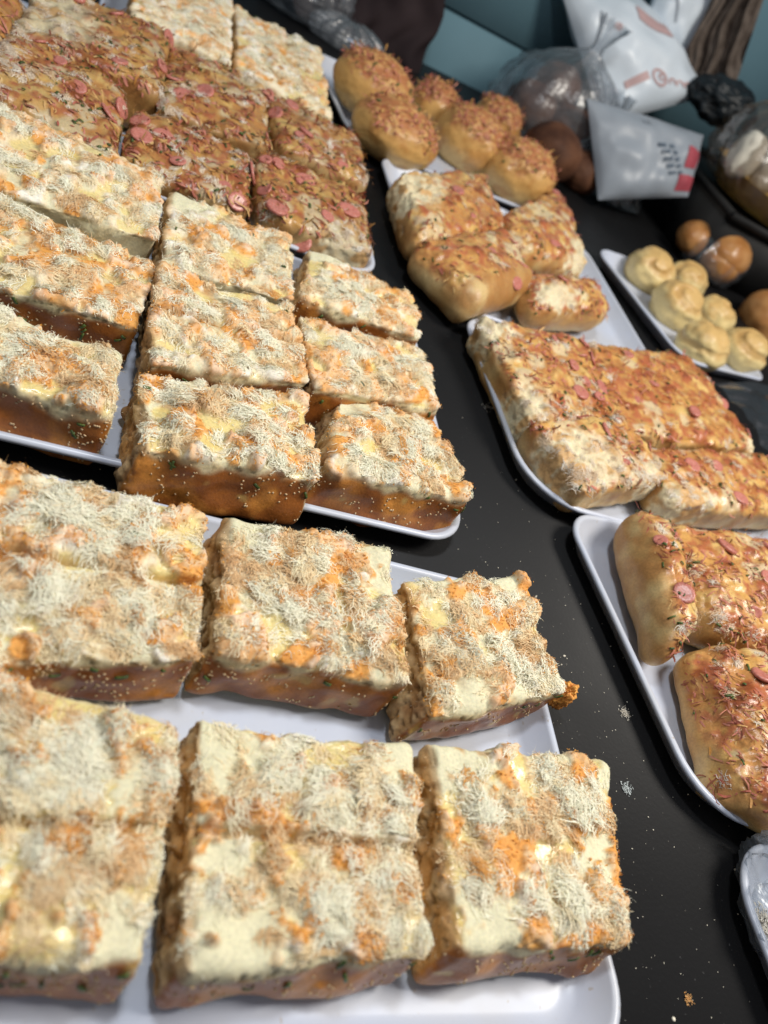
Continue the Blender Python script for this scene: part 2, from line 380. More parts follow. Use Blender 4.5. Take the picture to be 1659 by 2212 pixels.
def tufts(rng, V, N, w, ntuft, per, cols, L=(.008, .016), H=(.001, .004), spread=.0035, flowf=None):
    j = rng.choice(len(V), ntuft, p=w/w.sum()); n = ntuft*per; K = 7
    rep = lambda a: np.repeat(a, per, axis=0)
    P, Nn = rep(V[j]), rep(N[j])
    d0 = rng.normal(size=(ntuft, 3)) if flowf is None else flowf[j] + rng.normal(size=(ntuft, 3))*.35
    d0 = unit(d0 - (d0*N[j]).sum(1, keepdims=True)*N[j]); sd0 = np.cross(N[j], d0)
    ln = rep(rng.uniform(*L, ntuft))*rng.uniform(.45, 1.15, n); hh = rep(rng.uniform(*H, ntuft))*rng.uniform(.2, 1.3, n)
    bend = rep(rng.normal(size=ntuft)*.5) + rng.normal(size=n)*.45; ph = rng.uniform(0, 6.28, n); am = rng.uniform(.0003, .0012, n)
    off = rng.normal(size=(n, 2))*spread*rep(rng.uniform(.5, 1.2, ntuft))[:, None]; ang = rng.normal(size=n)*.38
    D = rep(d0)*np.cos(ang)[:, None] + rep(sd0)*np.sin(ang)[:, None]; SD = np.cross(Nn, D)
    P = P + rep(d0)*off[:, :1]*1.3 + rep(sd0)*off[:, 1:]
    w_ = rng.uniform(.00016, .00045, n); A, B = [], []
    for k in range(K):
        t = k/(K-1)
        p = P + D*(ln*(t-.4))[:, None] + SD*(bend*ln*(t-.4)**2*1.6 + am*np.sin(ph+t*7))[:, None] + Nn*(hh*(1-(2*t-1)**2) + am*.25*np.cos(ph*2+t*6) + .0004)[:, None]
        ww = (w_*(.45+.55*math.sin(math.pi*min(.95, t+.1))))[:, None]
        side = SD + Nn*(np.sin(ph*3)*.25)[:, None]
        A.append(p-side*ww); B.append(p+side*ww)
    Vv = np.stack([v for ab in zip(A, B) for v in ab], 1).reshape(-1, 3); base = np.arange(n)*2*K
    fs = np.concatenate([np.stack([base+2*k, base+2*k+1, base+2*k+3, base+2*k+2], 1) for k in range(K-1)])
    cc = np.clip(rep(cols[j])*rng.uniform(.86, 1.06, (n, 1)), 0, .95)
    sn = unit(Nn + rep(rng.normal(size=(ntuft, 3)))*.15 + rng.normal(size=(n, 3))*.18)
    return Vv, fs, np.repeat(np.c_[cc, np.full(n, .7)], 2*K, axis=0), np.repeat(sn, 2*K, axis=0)

def mat_down(Vv, per_strand, V, rng, thick=(.0002, .0016), cell=.0022):
    """lay strands onto the top surface V: points outside the bread are drawn back towards the strand's middle"""
    x0 = V[:, :2].min(0) - .004; nx, ny = (np.ptp(V[:, :2], axis=0)/cell).astype(int) + 6
    Hm = np.full((nx, ny), -1.0); ij = ((V[:, :2]-x0)/cell).astype(int); np.maximum.at(Hm, (ij[:, 0], ij[:, 1]), V[:, 2])
    top = V[:, 2].max(); Hm[Hm < top-.022] = -1
    for _ in range(2):
        E = np.pad(Hm, 1, constant_values=-1); st = np.stack([E[1+a:1+a+nx, 1+b:1+b+ny] for a in (-1, 0, 1) for b in (-1, 0, 1)])
        cnt = (st > 0).sum(0); av = np.where(cnt > 0, np.where(st > 0, st, 0).sum(0)/np.maximum(cnt, 1), -1)
        Hm = np.where((Hm < 0) & (cnt >= 5), av, Hm)
    E = np.pad(Hm, 1, constant_values=-1); st = np.stack([E[1+a:1+a+nx, 1+b:1+b+ny] for a in (-1, 0, 1) for b in (-1, 0, 1)]); cnt = (st > 0).sum(0)
    Hs = np.where(Hm > 0, np.where(st > 0, st, 0).sum(0)/np.maximum(cnt, 1), -1)
    def look(P):
        i = np.clip(((P[:, :2]-x0)/cell).astype(int), 0, [nx-1, ny-1]); return Hs[i[:, 0], i[:, 1]]
    S = Vv.reshape(-1, per_strand, 3).copy(); c = S[:, per_strand//2-1:per_strand//2+1].mean(1, keepdims=True)
    for f in (.7, .45, .25):
        out = look(S.reshape(-1, 3)).reshape(S.shape[:2]) < 0
        S = np.where(out[..., None], c + (S-c)*f, S)
    h = look(S.reshape(-1, 3)).reshape(S.shape[:2]); t = rng.uniform(*thick, (len(S), 1)) * (1 + .0*h)
    d = S[..., 2] - c[..., 2]
    S[..., 2] = np.where(h > 0, h + t + np.clip(d, -.0004, .0012), S[..., 2] - .001)
    return S.reshape(-1, 3)

_oct = np.array([[1, 0, 0], [-1, 0, 0], [0, 1, 0], [0, -1, 0], [0, 0, 1], [0, 0, -1]], float)
def _ico():
    t = (1+5**.5)/2
    V = unit(np.array([[-1, t, 0], [1, t, 0], [-1, -t, 0], [1, -t, 0], [0, -1, t], [0, 1, t], [0, -1, -t], [0, 1, -t], [t, 0, -1], [t, 0, 1], [-t, 0, -1], [-t, 0, 1]], float))
    F = np.array([[0, 11, 5], [0, 5, 1], [0, 1, 7], [0, 7, 10], [0, 10, 11], [1, 5, 9], [5, 11, 4], [11, 10, 2], [10, 7, 6], [7, 1, 8], [3, 9, 4], [3, 4, 2], [3, 2, 6], [3, 6, 8], [3, 8, 9], [4, 9, 5], [2, 4, 11], [6, 2, 10], [8, 6, 7], [9, 8, 1]])
    return V, F
ICO = _ico()
def frames(rng, nrm):
    t = rng.normal(size=nrm.shape); t = unit(t-(t*nrm).sum(1, keepdims=True)*nrm); return t, np.cross(nrm, t)
def scatter_ico(rng, pos, nrm, size):   # size (n,3)
    t, s = frames(rng, nrm); n = len(pos)
    V = pos[:, None, :] + ICO[0][None, :, :1]*size[:, None, :1]*t[:, None] + ICO[0][None, :, 1:2]*size[:, None, 1:2]*s[:, None] + ICO[0][None, :, 2:]*size[:, None, 2:]*nrm[:, None]
    F = (ICO[1][None] + (np.arange(n)*12)[:, None, None]).reshape(-1, 3)
    return V.reshape(-1, 3), F
def scatter_chip(rng, pos, nrm, l, w, h):   # little bent rectangular slivers
    t, s = frames(rng, nrm); n = len(pos)
    X = np.array([-.5, -.17, .17, .5]); Zc = np.array([0, .5, .4, -.1])
    V = []
    for zz in (0, 1):
        for y in (-.5, .5):
            for k in range(4):
                V.append(pos + t*(X[k]*l)[:, None] + s*(y*w)[:, None] + nrm*((zz*h) + Zc[k]*h*1.5)[:, None])
    V = np.stack(V, 1)
    f = []
    for k in range(3):
        f += [[8+k, 9+k, 13+k, 12+k], [k, 4+k, 5+k, 1+k], [k, k+1, 9+k, 8+k], [4+k, 12+k, 13+k, 5+k]]
    f += [[0, 8, 12, 4], [3, 7, 15, 11]]
    F = (np.array(f)[None] + (np.arange(n)*16)[:, None, None]).reshape(-1, 4)
    return V.reshape(-1, 3), F

def disc_mesh(name, r, h, n=14):
    prof = [(r*.93, 0), (r, h*.35), (r*.97, h*.8), (r*.86, h), (r*.55, h*.86)]
    V = np.array([[a*math.cos(2*math.pi*i/n), a*math.sin(2*math.pi*i/n), z] for a, z in prof for i in range(n)] + [[0, 0, h*.8]])
    me = bpy.data.meshes.new(name)
    F = [(r_*n+i, r_*n+(i+1) % n, (r_+1)*n+(i+1) % n, (r_+1)*n+i) for r_ in range(len(prof)-1) for i in range(n)]
    F += [((len(prof)-1)*n+i, (len(prof)-1)*n+(i+1) % n, len(V)-1) for i in range(n)]
    me.from_pydata(V.tolist(), [], F); me.update(); me.polygons.foreach_set('use_smooth', np.ones(len(F), bool)); me.materials.append(M_SAUS)
    return me
SLICE = disc_mesh('sausage_slice', 0.0132, 0.0035)
def put_slice(pos, nrm, parent, rng, sc=1.0, squash=None, name='sausage_slice'):
    o = bpy.data.objects.new(name, SLICE); COL.objects.link(o)
    n = Vector(nrm); n = (n + Vector(rng.normal(size=3)*0.18)).normalized()
    o.rotation_mode = 'QUATERNION'; o.rotation_quaternion = n.to_track_quat('Z', 'Y')
    o.location = Vector(pos) - (Vector(parent.location) if parent else Vector((0, 0, 0)))
    sq = squash or rng.uniform(0.8, 1.0); o.scale = (sc, sc*sq, sc*rng.uniform(.8, 1.2))
    if parent: o.parent = parent
    return o

PALE, CREAM, PEACH = C(.74, .70, .48), C(.70, .56, .31), C(.62, .38, .16)
ORANGE, ORANGE_D, YEL = C(.80, .37, .075), C(.66, .26, .05), C(.82, .66, .24)
CRUST, CRUST_L, TAN = C(.31, .10, .018), C(.56, .23, .045), C(.40, .235, .095)

def floss_bread(quad, label, seed, ztop=0.058, zbot=0.010, front='crust', left='tan', cell=0.0019, nst=4200, front_out=0.012, left_out=0.006, bare=(), crease=None, grow=.004, floss=0.5, orange=0.5, glaze=0.5, tilt=(0, 0), dim=1.0, group='pork floss bread slices'):
    o = loaf_base(quad, ztop, zbot, 0.0075, 0.003, cell, seed, 0.002, front_out, left_out, tilt, grow=grow)
    V, S, N, P, rng = o.V, o.S, o.N, o.P, o.rng
    a, b, c = P.T
    up = sst(0.35, 0.8, N[:, 2])
    fr = sst(0.25, 0.6, (N*o.fd).sum(1))*sst(0.93, 0.78, c + 0.35*(fbm(S, 50, seed+3, 2)-.5))
    lf = sst(0.25, 0.6, (N*o.ld).sum(1))
    n1 = fbm(S, 52, seed+1, 3); n2 = fbm(S, 62, seed+5, 2); n3 = fbm(S, 34, seed+9, 2); nf = fbm(S, 260, seed+11, 2); nm = fbm(S, 120, seed+21, 2)
    nh = fbm(S, 78, seed+23, 3); nt_ = fbm(S, 46, seed+29, 2)
    m_fl = sst(0.51-0.14*floss, 0.58-0.14*floss, .65*n1+.35*nh)
    m_or = sst(0.585-0.10*orange, 0.635-0.10*orange, fbm(S, 50, seed+5, 2) + 0.16*(nm-.5))
    m_gl = sst(0.63-0.13*glaze, 0.70-0.13*glaze, n3)*(1-m_or)
    brown = sst(0.50, 0.66, fbm(S, 58, seed+31, 3))*(1-.4*m_fl)
    bm = np.zeros(len(V))
    for (ba, bb, br) in bare:
        dd = np.hypot((a-ba), (b-bb)); bm = np.maximum(bm, sst(br*.75, br*0.45, dd + 0.35*(nm-.5)))
    m_fl = m_fl*(1-bm); m_or = m_or*(1-bm); m_gl = m_gl*(1-bm); brown = brown*(1-bm)
    m_fl = m_fl*(1-0.85*m_gl); nr = 1-np.abs(2*fbm(S, 170, seed+27, 3)-1)
    # colours of the things themselves
    col = mix(np.tile(PALE, (len(V), 1)), CREAM, sst(.35, .65, nh)*(1-bm)*.9)
    col = mix(col, PEACH, brown*.8); col = mix(col, C(.50, .25, .08), sst(.60, .70, fbm(S, 110, seed+37, 2))*(1-bm)*.6)
    col = mix(col, YEL, m_gl*.75)
    col = mix(col, mix(np.tile(C(.86, .77, .57), (len(V), 1)), C(.76, .56, .32), sst(.40, .62, .5*nt_+.5*nf)*.9), m_fl*.85)
    col = mix(col, C(.90, .88, .80), m_fl*sst(.50, .60, nt_*.5+nh*.5)*.8)
    col = mix(col, ORANGE, m_or*(1-.5*m_fl)*.95)
    col = mix(col, ORANGE_D, m_or*sst(.5, .7, nf)*.5)
    side = mix(np.tile(PALE, (len(V), 1)), CREAM, nm)
    col = mix(side, col, up)
    lcol = mix(np.tile(TAN, (len(V), 1)), C(.60, .42, .22), sst(.35, .7, nm)); lcol = mix(lcol, C(.30, .13, .04), sst(.5, .75, n2)*.7); lcol = mix(lcol, C(.62, .30, .08), sst(.55, .7, n3)*.6)
    if left == 'tan': col = mix(col, lcol, lf*(1-.3*up))
    pore = (1-up)*sst(.60, .72, nf); col = col*(1-.45*pore)[:, None]
    rough = 0.75 - 0.6*m_gl*up + np.zeros(len(V))
    if front == 'crust':
        fc = mix(np.tile(CRUST, (len(V), 1)), CRUST_L, sst(.45, .72, fbm(S, 42, seed+41, 3))); fc = mix(fc, C(.60, .42, .14), sst(.70, .78, fbm(S, 60, seed+43, 2))*.7)
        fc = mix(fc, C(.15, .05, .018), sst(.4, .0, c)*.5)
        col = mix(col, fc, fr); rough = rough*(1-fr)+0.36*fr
    else:
        col = mix(col, lcol if front == 'tan' else mix(np.tile(PALE, (len(V), 1)), CREAM, nm), fr)
    # relief
    disp = up*(m_fl*(0.0020 + 0.008*(nh-.42) + 0.0026*(nr-.6) + 0.0022*(nf-.5)) + m_or*(0.0016+0.0035*(nm-.45)+0.002*(nf-.4)) - m_gl*0.0014 + (1-m_gl)*(nf-.5)*0.0008)
    disp += lf*(nm-.5)*0.006 + (1-fr)*(1-up)*((nm-.5)*0.003 - pore*.0018) + fr*(n1-.5)*0.001
    if crease is not None:
        ca, cb = crease
        dl = np.abs(b - (ca + (cb-ca)*a) - 0.02*(n3-.5)); cr_ = sst(0.035, 0.008, dl)*sst(.1, .5, up)
        disp -= cr_*0.010; col = mix(col, C(.42, .24, .09), cr_*.6)
    V2 = V + N*disp[:, None]; V2[:, 2] = np.maximum(V2[:, 2], o.ground)
    N2 = vnormals(V2, o.F)
    root = link('floss_bread', None, None, None, tuple(o.ctr)); tag(root, label, 'bread', group)
    link('bread', mesh_np('bread', V2-o.ctr, o.F, np.c_[col, rough]), M_BREAD, root)
    # floss fibres: clumps plus loose ones
    w_fl = (m_fl*up*(1-fr)*(0.15+0.85*sst(0.42, .6, nh)) + 0.04*up*(1-bm)*(1-m_gl)) + 1e-6
    w_fl *= np.where(fr > .5, 0, 1)
    w_fl *= sst(.72, .92, N2[:, 2]); w_fl += 1e-9
    flow = np.c_[vnoise(S, 40, seed+52), vnoise(S, 40, seed+53), vnoise(S, 40, seed+54)]-.5
    tone = np.clip(sst(.36, .62, .5*nt_+.5*nh) + rng.normal(size=len(V2))*.22, 0, 1)
    tcol = mix(mix(np.tile(C(.80, .54, .29), (len(V2), 1)), C(.95, .78, .49), sst(0, .4, tone)), C(.99, .94, .75), sst(.35, .8, tone))
    tcol = mix(tcol, C(.72, .36, .11), (rng.uniform(size=len(V2)) < .05)*1.); w_fl *= (1-.75*m_or)
    per = 30; big = cell < .0018
    parts = [tufts(rng, V2, N2, w_fl, int(nst/per*.7), per, tcol, L=(.006, .014), H=(.0001, .0007), spread=.0045, flowf=flow)]
    parts[0] = (mat_down(parts[0][0], 14, V2[(N2[:, 2] > .3) & (P[:, 2] > .6)], rng),) + parts[0][1:]
    wl = w_fl*sst(.9, .97, N2[:, 2])*sst(.08, .2, a)*sst(.92, .8, a)*sst(.08, .2, b)*sst(.92, .8, b) + 1e-9
    parts.append(tufts(rng, V2, N2, wl, int(nst/per*.35), per, tcol, L=(.008, .018), H=(.0003, .0022), spread=.0035, flowf=flow))
    # orange floss crumbs
    w_o = m_or*up*(1-fr) + 1e-9; no = int(nst*0.09); io = rng.choice(len(V2), no, p=w_o/w_o.sum())
    oc = mix(np.tile(ORANGE, (no, 1)), C(.74, .40, .12), rng.uniform(size=no)**2); oc = mix(oc, ORANGE_D, (rng.uniform(size=no) < .25)*.7)
    parts.append(ribbons(rng, V2[io]+N2[io]*rng.uniform(0, .002, (no, 1)), N2[io], rng.uniform(.0015, .0035, no), rng.uniform(.0006, .0014, no), oc, 1.0, 0.05, settle=.1, hug=.6))
    # fuzz of torn crumb along the edges and the right side
    rt = sst(.2, .7, -(N*o.ld).sum(1))*sst(.25, .6, c) + lf*sst(.1, .6, c)*.6 + 0.6*sst(.35, .7, N[:, 2])*sst(.80, .3, N[:, 2])*(1-fr) + 1e-9
    ne = int(nst*0.14); ie = rng.choice(len(V2), ne, p=rt/rt.sum())
    ec = mix(np.tile(C(.80, .76, .62), (ne, 1)), C(.62, .42, .22), (lf[ie] > .5)*rng.uniform(.3, 1, ne))
    parts.append(ribbons(rng, V2[ie]-N2[ie]*.0005, N2[ie], rng.uniform(.0012, .0035, ne), rng.uniform(.0003, .0007, ne), ec, .9, .15))
    Vf, Ff, Cf, Nf = join(parts)
    tag(link('floss', mesh_np('floss', Vf-o.ctr, Ff, Cf, nrm=Nf), M_FLOSS, root), kind='stuff')
    if front == 'crust':
        ws_ = fr*sst(.05, .3, c)*sst(.42, .5, fbm(S, 60, seed+71, 2)) + 1e-9; k = int(rng.integers(55, 95)); i_ = rng.choice(len(V2), k, p=ws_/ws_.sum())
        i_ = i_[N2[i_, 2] > -0.75]
        sz = np.c_[rng.uniform(.0011, .0016, len(i_)), rng.uniform(.0007, .001, len(i_)), np.full(len(i_), .0006)]
        Vs, Fs = scatter_ico(rng, V2[i_]+N2[i_]*.0003, N2[i_], sz)
        tag(link('sesame_seeds', mesh_np('sesame_seeds', Vs-o.ctr, Fs), M_SESAME, root), kind='stuff')
        wh = fr*sst(.3, .6, c) + 0.02*up + 1e-9; k = int(rng.integers(3, 9))
    else:
        wh = up + 1e-9; k = int(rng.integers(2, 5))
    i_ = rng.choice(len(V2), k, p=wh/wh.sum())
    Vh, Fh = scatter_chip(rng, V2[i_]+N2[i_]*.0006, N2[i_], rng.uniform(.004, .009, k), rng.uniform(.0015, .003, k), np.full(k, .0008))
    tag(link('scallion_bits', mesh_np('scallion_bits', Vh-o.ctr, Fh), M_HERB, root), kind='stuff')
    return root

def w4(pts, z): return [at(px, py, z)[:2] for px, py in pts]

FZ = 0.058
def fb(pts, label, seed, **k):
    z = k.get('ztop', FZ); return floss_bread(w4(pts, z), label, seed, **k)
# nearest tray, front row
fb([(-70, 1455), (395, 1568), (305, 2080), (-75, 2030)], 'floss bread in the bottom left corner, with a glossy yellow patch', 11, cell=.0015, nst=7500, crease=(.42, .50), grow=.002, glaze=.9, floss=.45, orange=.5, bare=((.8, .08, .25), (.75, .62, .22)))
fb([(432, 1552), (880, 1615), (914, 2050), (420, 2080)], 'creased floss bread in the middle of the front row, widest tan left side', 12, cell=.0015, nst=9500, crease=(.50, .46), left_out=.006, glaze=.45, floss=.75, orange=.25, bare=((.12, .85, .3), (.15, .40, .2), (.2, .08, .3), (.95, .92, .2)))
fb([(932, 1607), (1309, 1652), (1362, 2028), (998, 2046)], 'right-hand floss bread of the front row, with shiny yellow pool', 13, cell=.0015, nst=7500, grow=.002, glaze=1.0, floss=.45, orange=.55, left_out=.014, bare=((.08, .9, .35), (.2, .05, .3), (.85, .45, .2), (.95, .95, .15)))
# nearest tray, back row
fb([(-60, 975), (442, 1118), (438, 1425), (-60, 1428)], 'shaggy white floss bread at the left end of the second row', 14, grow=.0, cell=.0016, nst=9500, crease=(.47, .50), floss=1.0, glaze=.35, orange=.35)
fb([(494, 1115), (848, 1186), (880, 1474), (462, 1405)], 'floss bread with sesame crust in the middle of the second row', 15, grow=.0, cell=.0016, nst=7000, orange=.85, glaze=.6, floss=.6, left_out=.012, bare=((.08, .95, .3), (.95, .9, .3)))
fb([(876, 1252), (1130, 1240), (1222, 1492), (930, 1550)], 'tilted floss bread at the right end of the second row, bare pale back edge', 16, grow=.0, cell=.0016, nst=6000, orange=.75, glaze=.5, floss=.5, left_out=.014, front_out=.004, bare=((.2, 1.0, .32), (.8, 1.0, .3), (.3, .1, .3)))
# middle tray, front row to back row
fb([(-80, 630), (266, 755), (233, 912), (-80, 805)], 'floss bread with dark sesame front at the left edge, middle tray', 17, grow=.001, ztop=0.0562, tilt=(0.0045, -.012), cell=.0018, nst=6500, front_out=.020, floss=.75, bare=((.6, 1.0, .3), (1, 1, .3)))
fb([(312, 800), (660, 848), (690, 1042), (300, 978)], 'floss bread with long glossy sesame crust, front centre of the middle tray', 18, grow=.001, ztop=0.0616, tilt=(-0.0030, -.012), cell=.0018, nst=6500, orange=.75, floss=.6, front_out=.016)
fb([(738, 848), (942, 905), (1012, 1083), (700, 1020)], 'floss bread overhanging the right front corner of the middle tray', 19, grow=.001, ztop=0.0580, tilt=(0, -.012), cell=.0018, nst=6000, orange=.45, floss=.6, glaze=.6, front_out=.014, left_out=.012, bare=((.1, .9, .35),))
fb([(-80, 385), (335, 568), (298, 716), (-80, 600)], 'floss bread with large orange blotches, left column of the middle tray', 20, front_out=0.004, grow=.001, ztop=0.0544, tilt=(0.0030, -.003), cell=.0021, nst=5200, orange=.95, glaze=.6, floss=.6)
fb([(345, 574), (632, 655), (668, 828), (320, 792)], 'creased fluffy floss bread in the very centre of the middle tray', 21, front_out=0.001, grow=.001, ztop=0.0598, tilt=(-0.0045, -.003), cell=.002, nst=6000, crease=(.50, .47), orange=.55, floss=.85)
fb([(652, 676), (908, 748), (945, 888), (668, 848)], 'floss bread behind the one overhanging the middle tray corner, brown tip at right', 22, front_out=0.004, grow=.001, ztop=0.0562, tilt=(-0.0015, -.012), cell=.002, nst=5200, orange=.5, floss=.75)
fb([(-60, 205), (350, 382), (344, 516), (-60, 385)], 'floss bread at the back left of the middle tray, thin cut crumb edge below', 23, front_out=-0.004, grow=.001, ztop=0.0616, tilt=(0.0015, .008), cell=.0024, nst=4500, orange=.5, floss=.7, front='crumb')
fb([(372, 410), (622, 525), (632, 648), (346, 562)], 'floss bread at the back centre of the middle tray with a bare pale corner', 24, front_out=-0.004, grow=.001, ztop=0.0580, tilt=(0.0045, .008), cell=.0024, nst=4200, orange=.4, floss=.6, bare=((.1, 1.0, .45),), front='crumb')
fb([(672, 530), (902, 637), (905, 737), (642, 655)], 'floss bread at the back right of the middle tray, dark crust strip on its front', 25, front_out=0.003, grow=.001, ztop=0.0544, tilt=(-0.0030, -.012), cell=.0024, nst=4200, orange=.2, floss=.7, bare=((.1, 1.0, .3),))
# farthest left tray
floss_bread([(.158, 1.60), (.318, 1.60), (.316, 1.305), (.160, 1.305)], 'pale cream floss bread at the top, beside the far tray rim', 26, ztop=.066, cell=.0034, nst=6000, orange=0, floss=1.0, glaze=0, front='tan')
floss_bread([(-.005, 1.62), (.146, 1.62), (.146, 1.32), (-.005, 1.32)], 'pale floss bread at the top edge, left of the other cream one', 27, ztop=.068, cell=.0034, nst=6000, orange=0, floss=.95, glaze=0, front='tan')

# ------------------------------------------------------------------ sausage breads
GOLD, BROWN, DARK, HONEY = C(.55, .265, .085), C(.38, .11, .032), C(.21, .048, .018), C(.72, .48, .17)
def sausage_bread(quad, label, seed, ztop=0.062, zbot=0.008, r=0.016, dome=0.004, cell=0.0026, nslice=6, front_out=0.0, left_out=0.0, red=0.5, smooth_left=False, smooth_front=False, white=0.25, tilt=(0, 0), nshred=900, slices=None, sc=1.0, torn=(), grow=None, swid=1.0, bake=1.0):  # bake: colour multiplier, below 1 paints in weaker light
    o = loaf_base(quad, ztop, zbot, r, dome, cell, seed, 0.004, front_out, left_out, tilt, grow=r*.42 if grow is None else grow, wob=.55)
    V, S, N, P, rng = o.V, o.S, o.N, o.P, o.rng
    a, b, c = P.T
    up = sst(0.15, 0.62, N[:, 2]); lf = sst(0.25, 0.6, (N*o.ld).sum(1)); ff = sst(.25, .6, (N*o.fd).sum(1))
    n1 = fbm(S, 40, seed+1, 3); n2 = fbm(S, 48, seed+5, 3); nm = fbm(S, 88, seed+9, 2); nf = fbm(S, 260, seed+13, 2); n3 = fbm(S, 28, seed+15, 2)
    topm = up.copy()
    if smooth_left: topm *= sst(.12, .34, a + .12*(n1-.5))
    if smooth_front: topm *= sst(.12, .34, b + .12*(n1-.5))
    col = mix(np.tile(GOLD, (len(V), 1)), HONEY, sst(.45, .7, n1)); col = mix(col, BROWN, sst(.50, .68, n2)*.8)
    col = mix(col, DARK, sst(.62, .76, n2)*topm*.7); col = mix(col, C(.45, .13, .06), sst(.62-.2*red, .75-.2*red, nm)*topm*.8)
    col = mix(col, C(.74, .64, .40), sst(.60, .68, n3)*topm*.7); col = mix(col, C(.68, .38, .11), sst(.64, .72, fbm(S, 55, seed+33, 2))*topm*.8)
    tmask = np.zeros(len(V))
    for (ta, tb, tr) in torn:
        tmask = np.maximum(tmask, sst(tr*.95, tr*.6, np.hypot(a-ta, b-tb) + .30*(nm-.5)))
    col = mix(col, mix(np.tile(C(.78, .74, .52), (len(V), 1)), C(.66, .5, .28), nm*.8), tmask*.9); col = mix(col, C(.62, .34, .11), tmask*sst(.52, .62, n2)*.8)
    sidec = mix(np.tile(C(.52, .30, .105), (len(V), 1)), C(.66, .48, .22), sst(.4, .7, n3)); sidec = mix(sidec, C(.38, .17, .05), sst(.45, .7, n1)*.5); sidec = mix(sidec, C(.40, .17, .045), sst(.2, .75, c)*sst(.35, .65, n2)*.6)
    col = mix(sidec, col, np.maximum(topm, tmask))
    col = col*bake  # weaker light on the left sausage tray, painted into the bread colour
    rough = .42 - .14*topm + .35*tmask
    disp = topm*((n1-.5)*.010 + (n2-.5)*.008 + (nm-.5)*.005 + (nf-.5)*.0006) + (1-topm)*(n1-.5)*.003 + tmask*((nm-.5)*.006+(nf-.5)*.004)
    V2 = V + N*disp[:, None]; V2[:, 2] = np.maximum(V2[:, 2], o.ground); N2 = vnormals(V2, o.F)
    root = link('sausage_bread', None, None, None, tuple(o.ctr)); tag(root, label, 'bread', 'sausage and scallion breads')
    link('bread', mesh_np('bread', V2-o.ctr, o.F, np.c_[col, rough]), M_BREAD, root)
    wt = topm*(1-tmask)*(.3+sst(.4, .6, n2)) + 1e-9; wt /= wt.sum()
    k = int(nshred*.36); i_ = rng.choice(len(V2), k, p=wt)
    u = rng.uniform(size=k)
    sc_ = np.where((u < .5*red+.35)[:, None], mix(np.tile(C(.42, .11, .07), (k, 1)), C(.60, .24, .17), rng.uniform(size=k)), mix(np.tile(C(.55, .25, .06), (k, 1)), C(.72, .48, .2), rng.uniform(size=k)))
    sc_ = mix(sc_, C(.22, .07, .03), (rng.uniform(size=k) < .2)*.8)*(.5+.5*bake)  # bake dims the shreds too, weaker light painted into their colour
    grain = np.tile(o.fd*0.5 + o.ld*(-.6), (k, 1))
    parts = [ribbons(rng, V2[i_]+N2[i_]*rng.uniform(-.0004, .0014, (k, 1)), N2[i_], rng.uniform(.005, .016, k)*sc, rng.uniform(.0012, .0034, k)*sc*swid, sc_, .4, .07, K=5, settle=.2, dirs=grain)]
    tag(link('topping_shreds', mesh_np('topping_shreds', parts[0][0]-o.ctr, parts[0][1], parts[0][2]), M_SHRED, root), kind='stuff')
    kw = int(nshred*white)
    if kw:
        ww = (up*sst(.56, .66, fbm(S, 38, seed+77, 2))*topm + .6*tmask*up) + 1e-9; iw = rng.choice(len(V2), kw, p=ww/ww.sum())
        wc = mix(np.tile(C(.88, .84, .74), (len(V2), 1)), C(.74, .55, .36), rng.uniform(size=len(V2)))
        pw = tufts(rng, V2, N2, ww, max(3, kw//14), 26, wc, L=(.006, .013), H=(.0002, .0014), spread=.0035)
        tag(link('floss', mesh_np('floss', pw[0]-o.ctr, pw[1], pw[2], nrm=pw[3]), M_FLOSS, root), kind='stuff')
    # sausage slices, each a part
    if slices is None:
        chosen = []
        for t in range(400):
            if len(chosen) >= nslice: break
            j = rng.choice(len(V2), p=wt)
            if N2[j, 2] > .45 and all(np.linalg.norm(V2[j]-V2[q]) > .02 for q in chosen): chosen.append(j)
    else:
        chosen = [int(np.argmin(np.hypot(a-sa, b-sb) + 10*(N[:, 2] < .1))) for sa, sb in slices]
    for j in chosen: put_slice(V2[j]-N2[j]*rng.uniform(.0004, .002), unit((N2[j]+N[j])[None])[0], root, rng, rng.uniform(.6, 1.12)*sc, rng.uniform(.72, 1.0))
    k = int(rng.integers(28, 46)); i_ = rng.choice(len(V2), k, p=wt)
    Vh, Fh = scatter_chip(rng, V2[i_]+N2[i_]*.001, N2[i_], rng.uniform(.003, .009, k), rng.uniform(.0012, .003, k), np.full(k, .0008))
    tag(link('scallion_bits', mesh_np('scallion_bits', Vh-o.ctr, Fh), M_HERB, root), kind='stuff')
    return root
def rect(x0, x1, y0, y1): return [(x0, y1), (x1, y1), (x1, y0), (x0, y0)]
def sw(area, label, seed, **k):
    j = np.random.default_rng(seed).uniform(-.007, .007, (4, 2)); k.setdefault('bake', .80); k['red'] = k.get('red', .5)*.45  # these breads get a darker colour in place of dimmer light
    return sausage_bread(np.array(rect(*area)) + j, label, seed, **k)
def sb(pts, label, seed, **k):
    return sausage_bread(w4(pts, k.get('ztop', .062)), label, seed, **k)
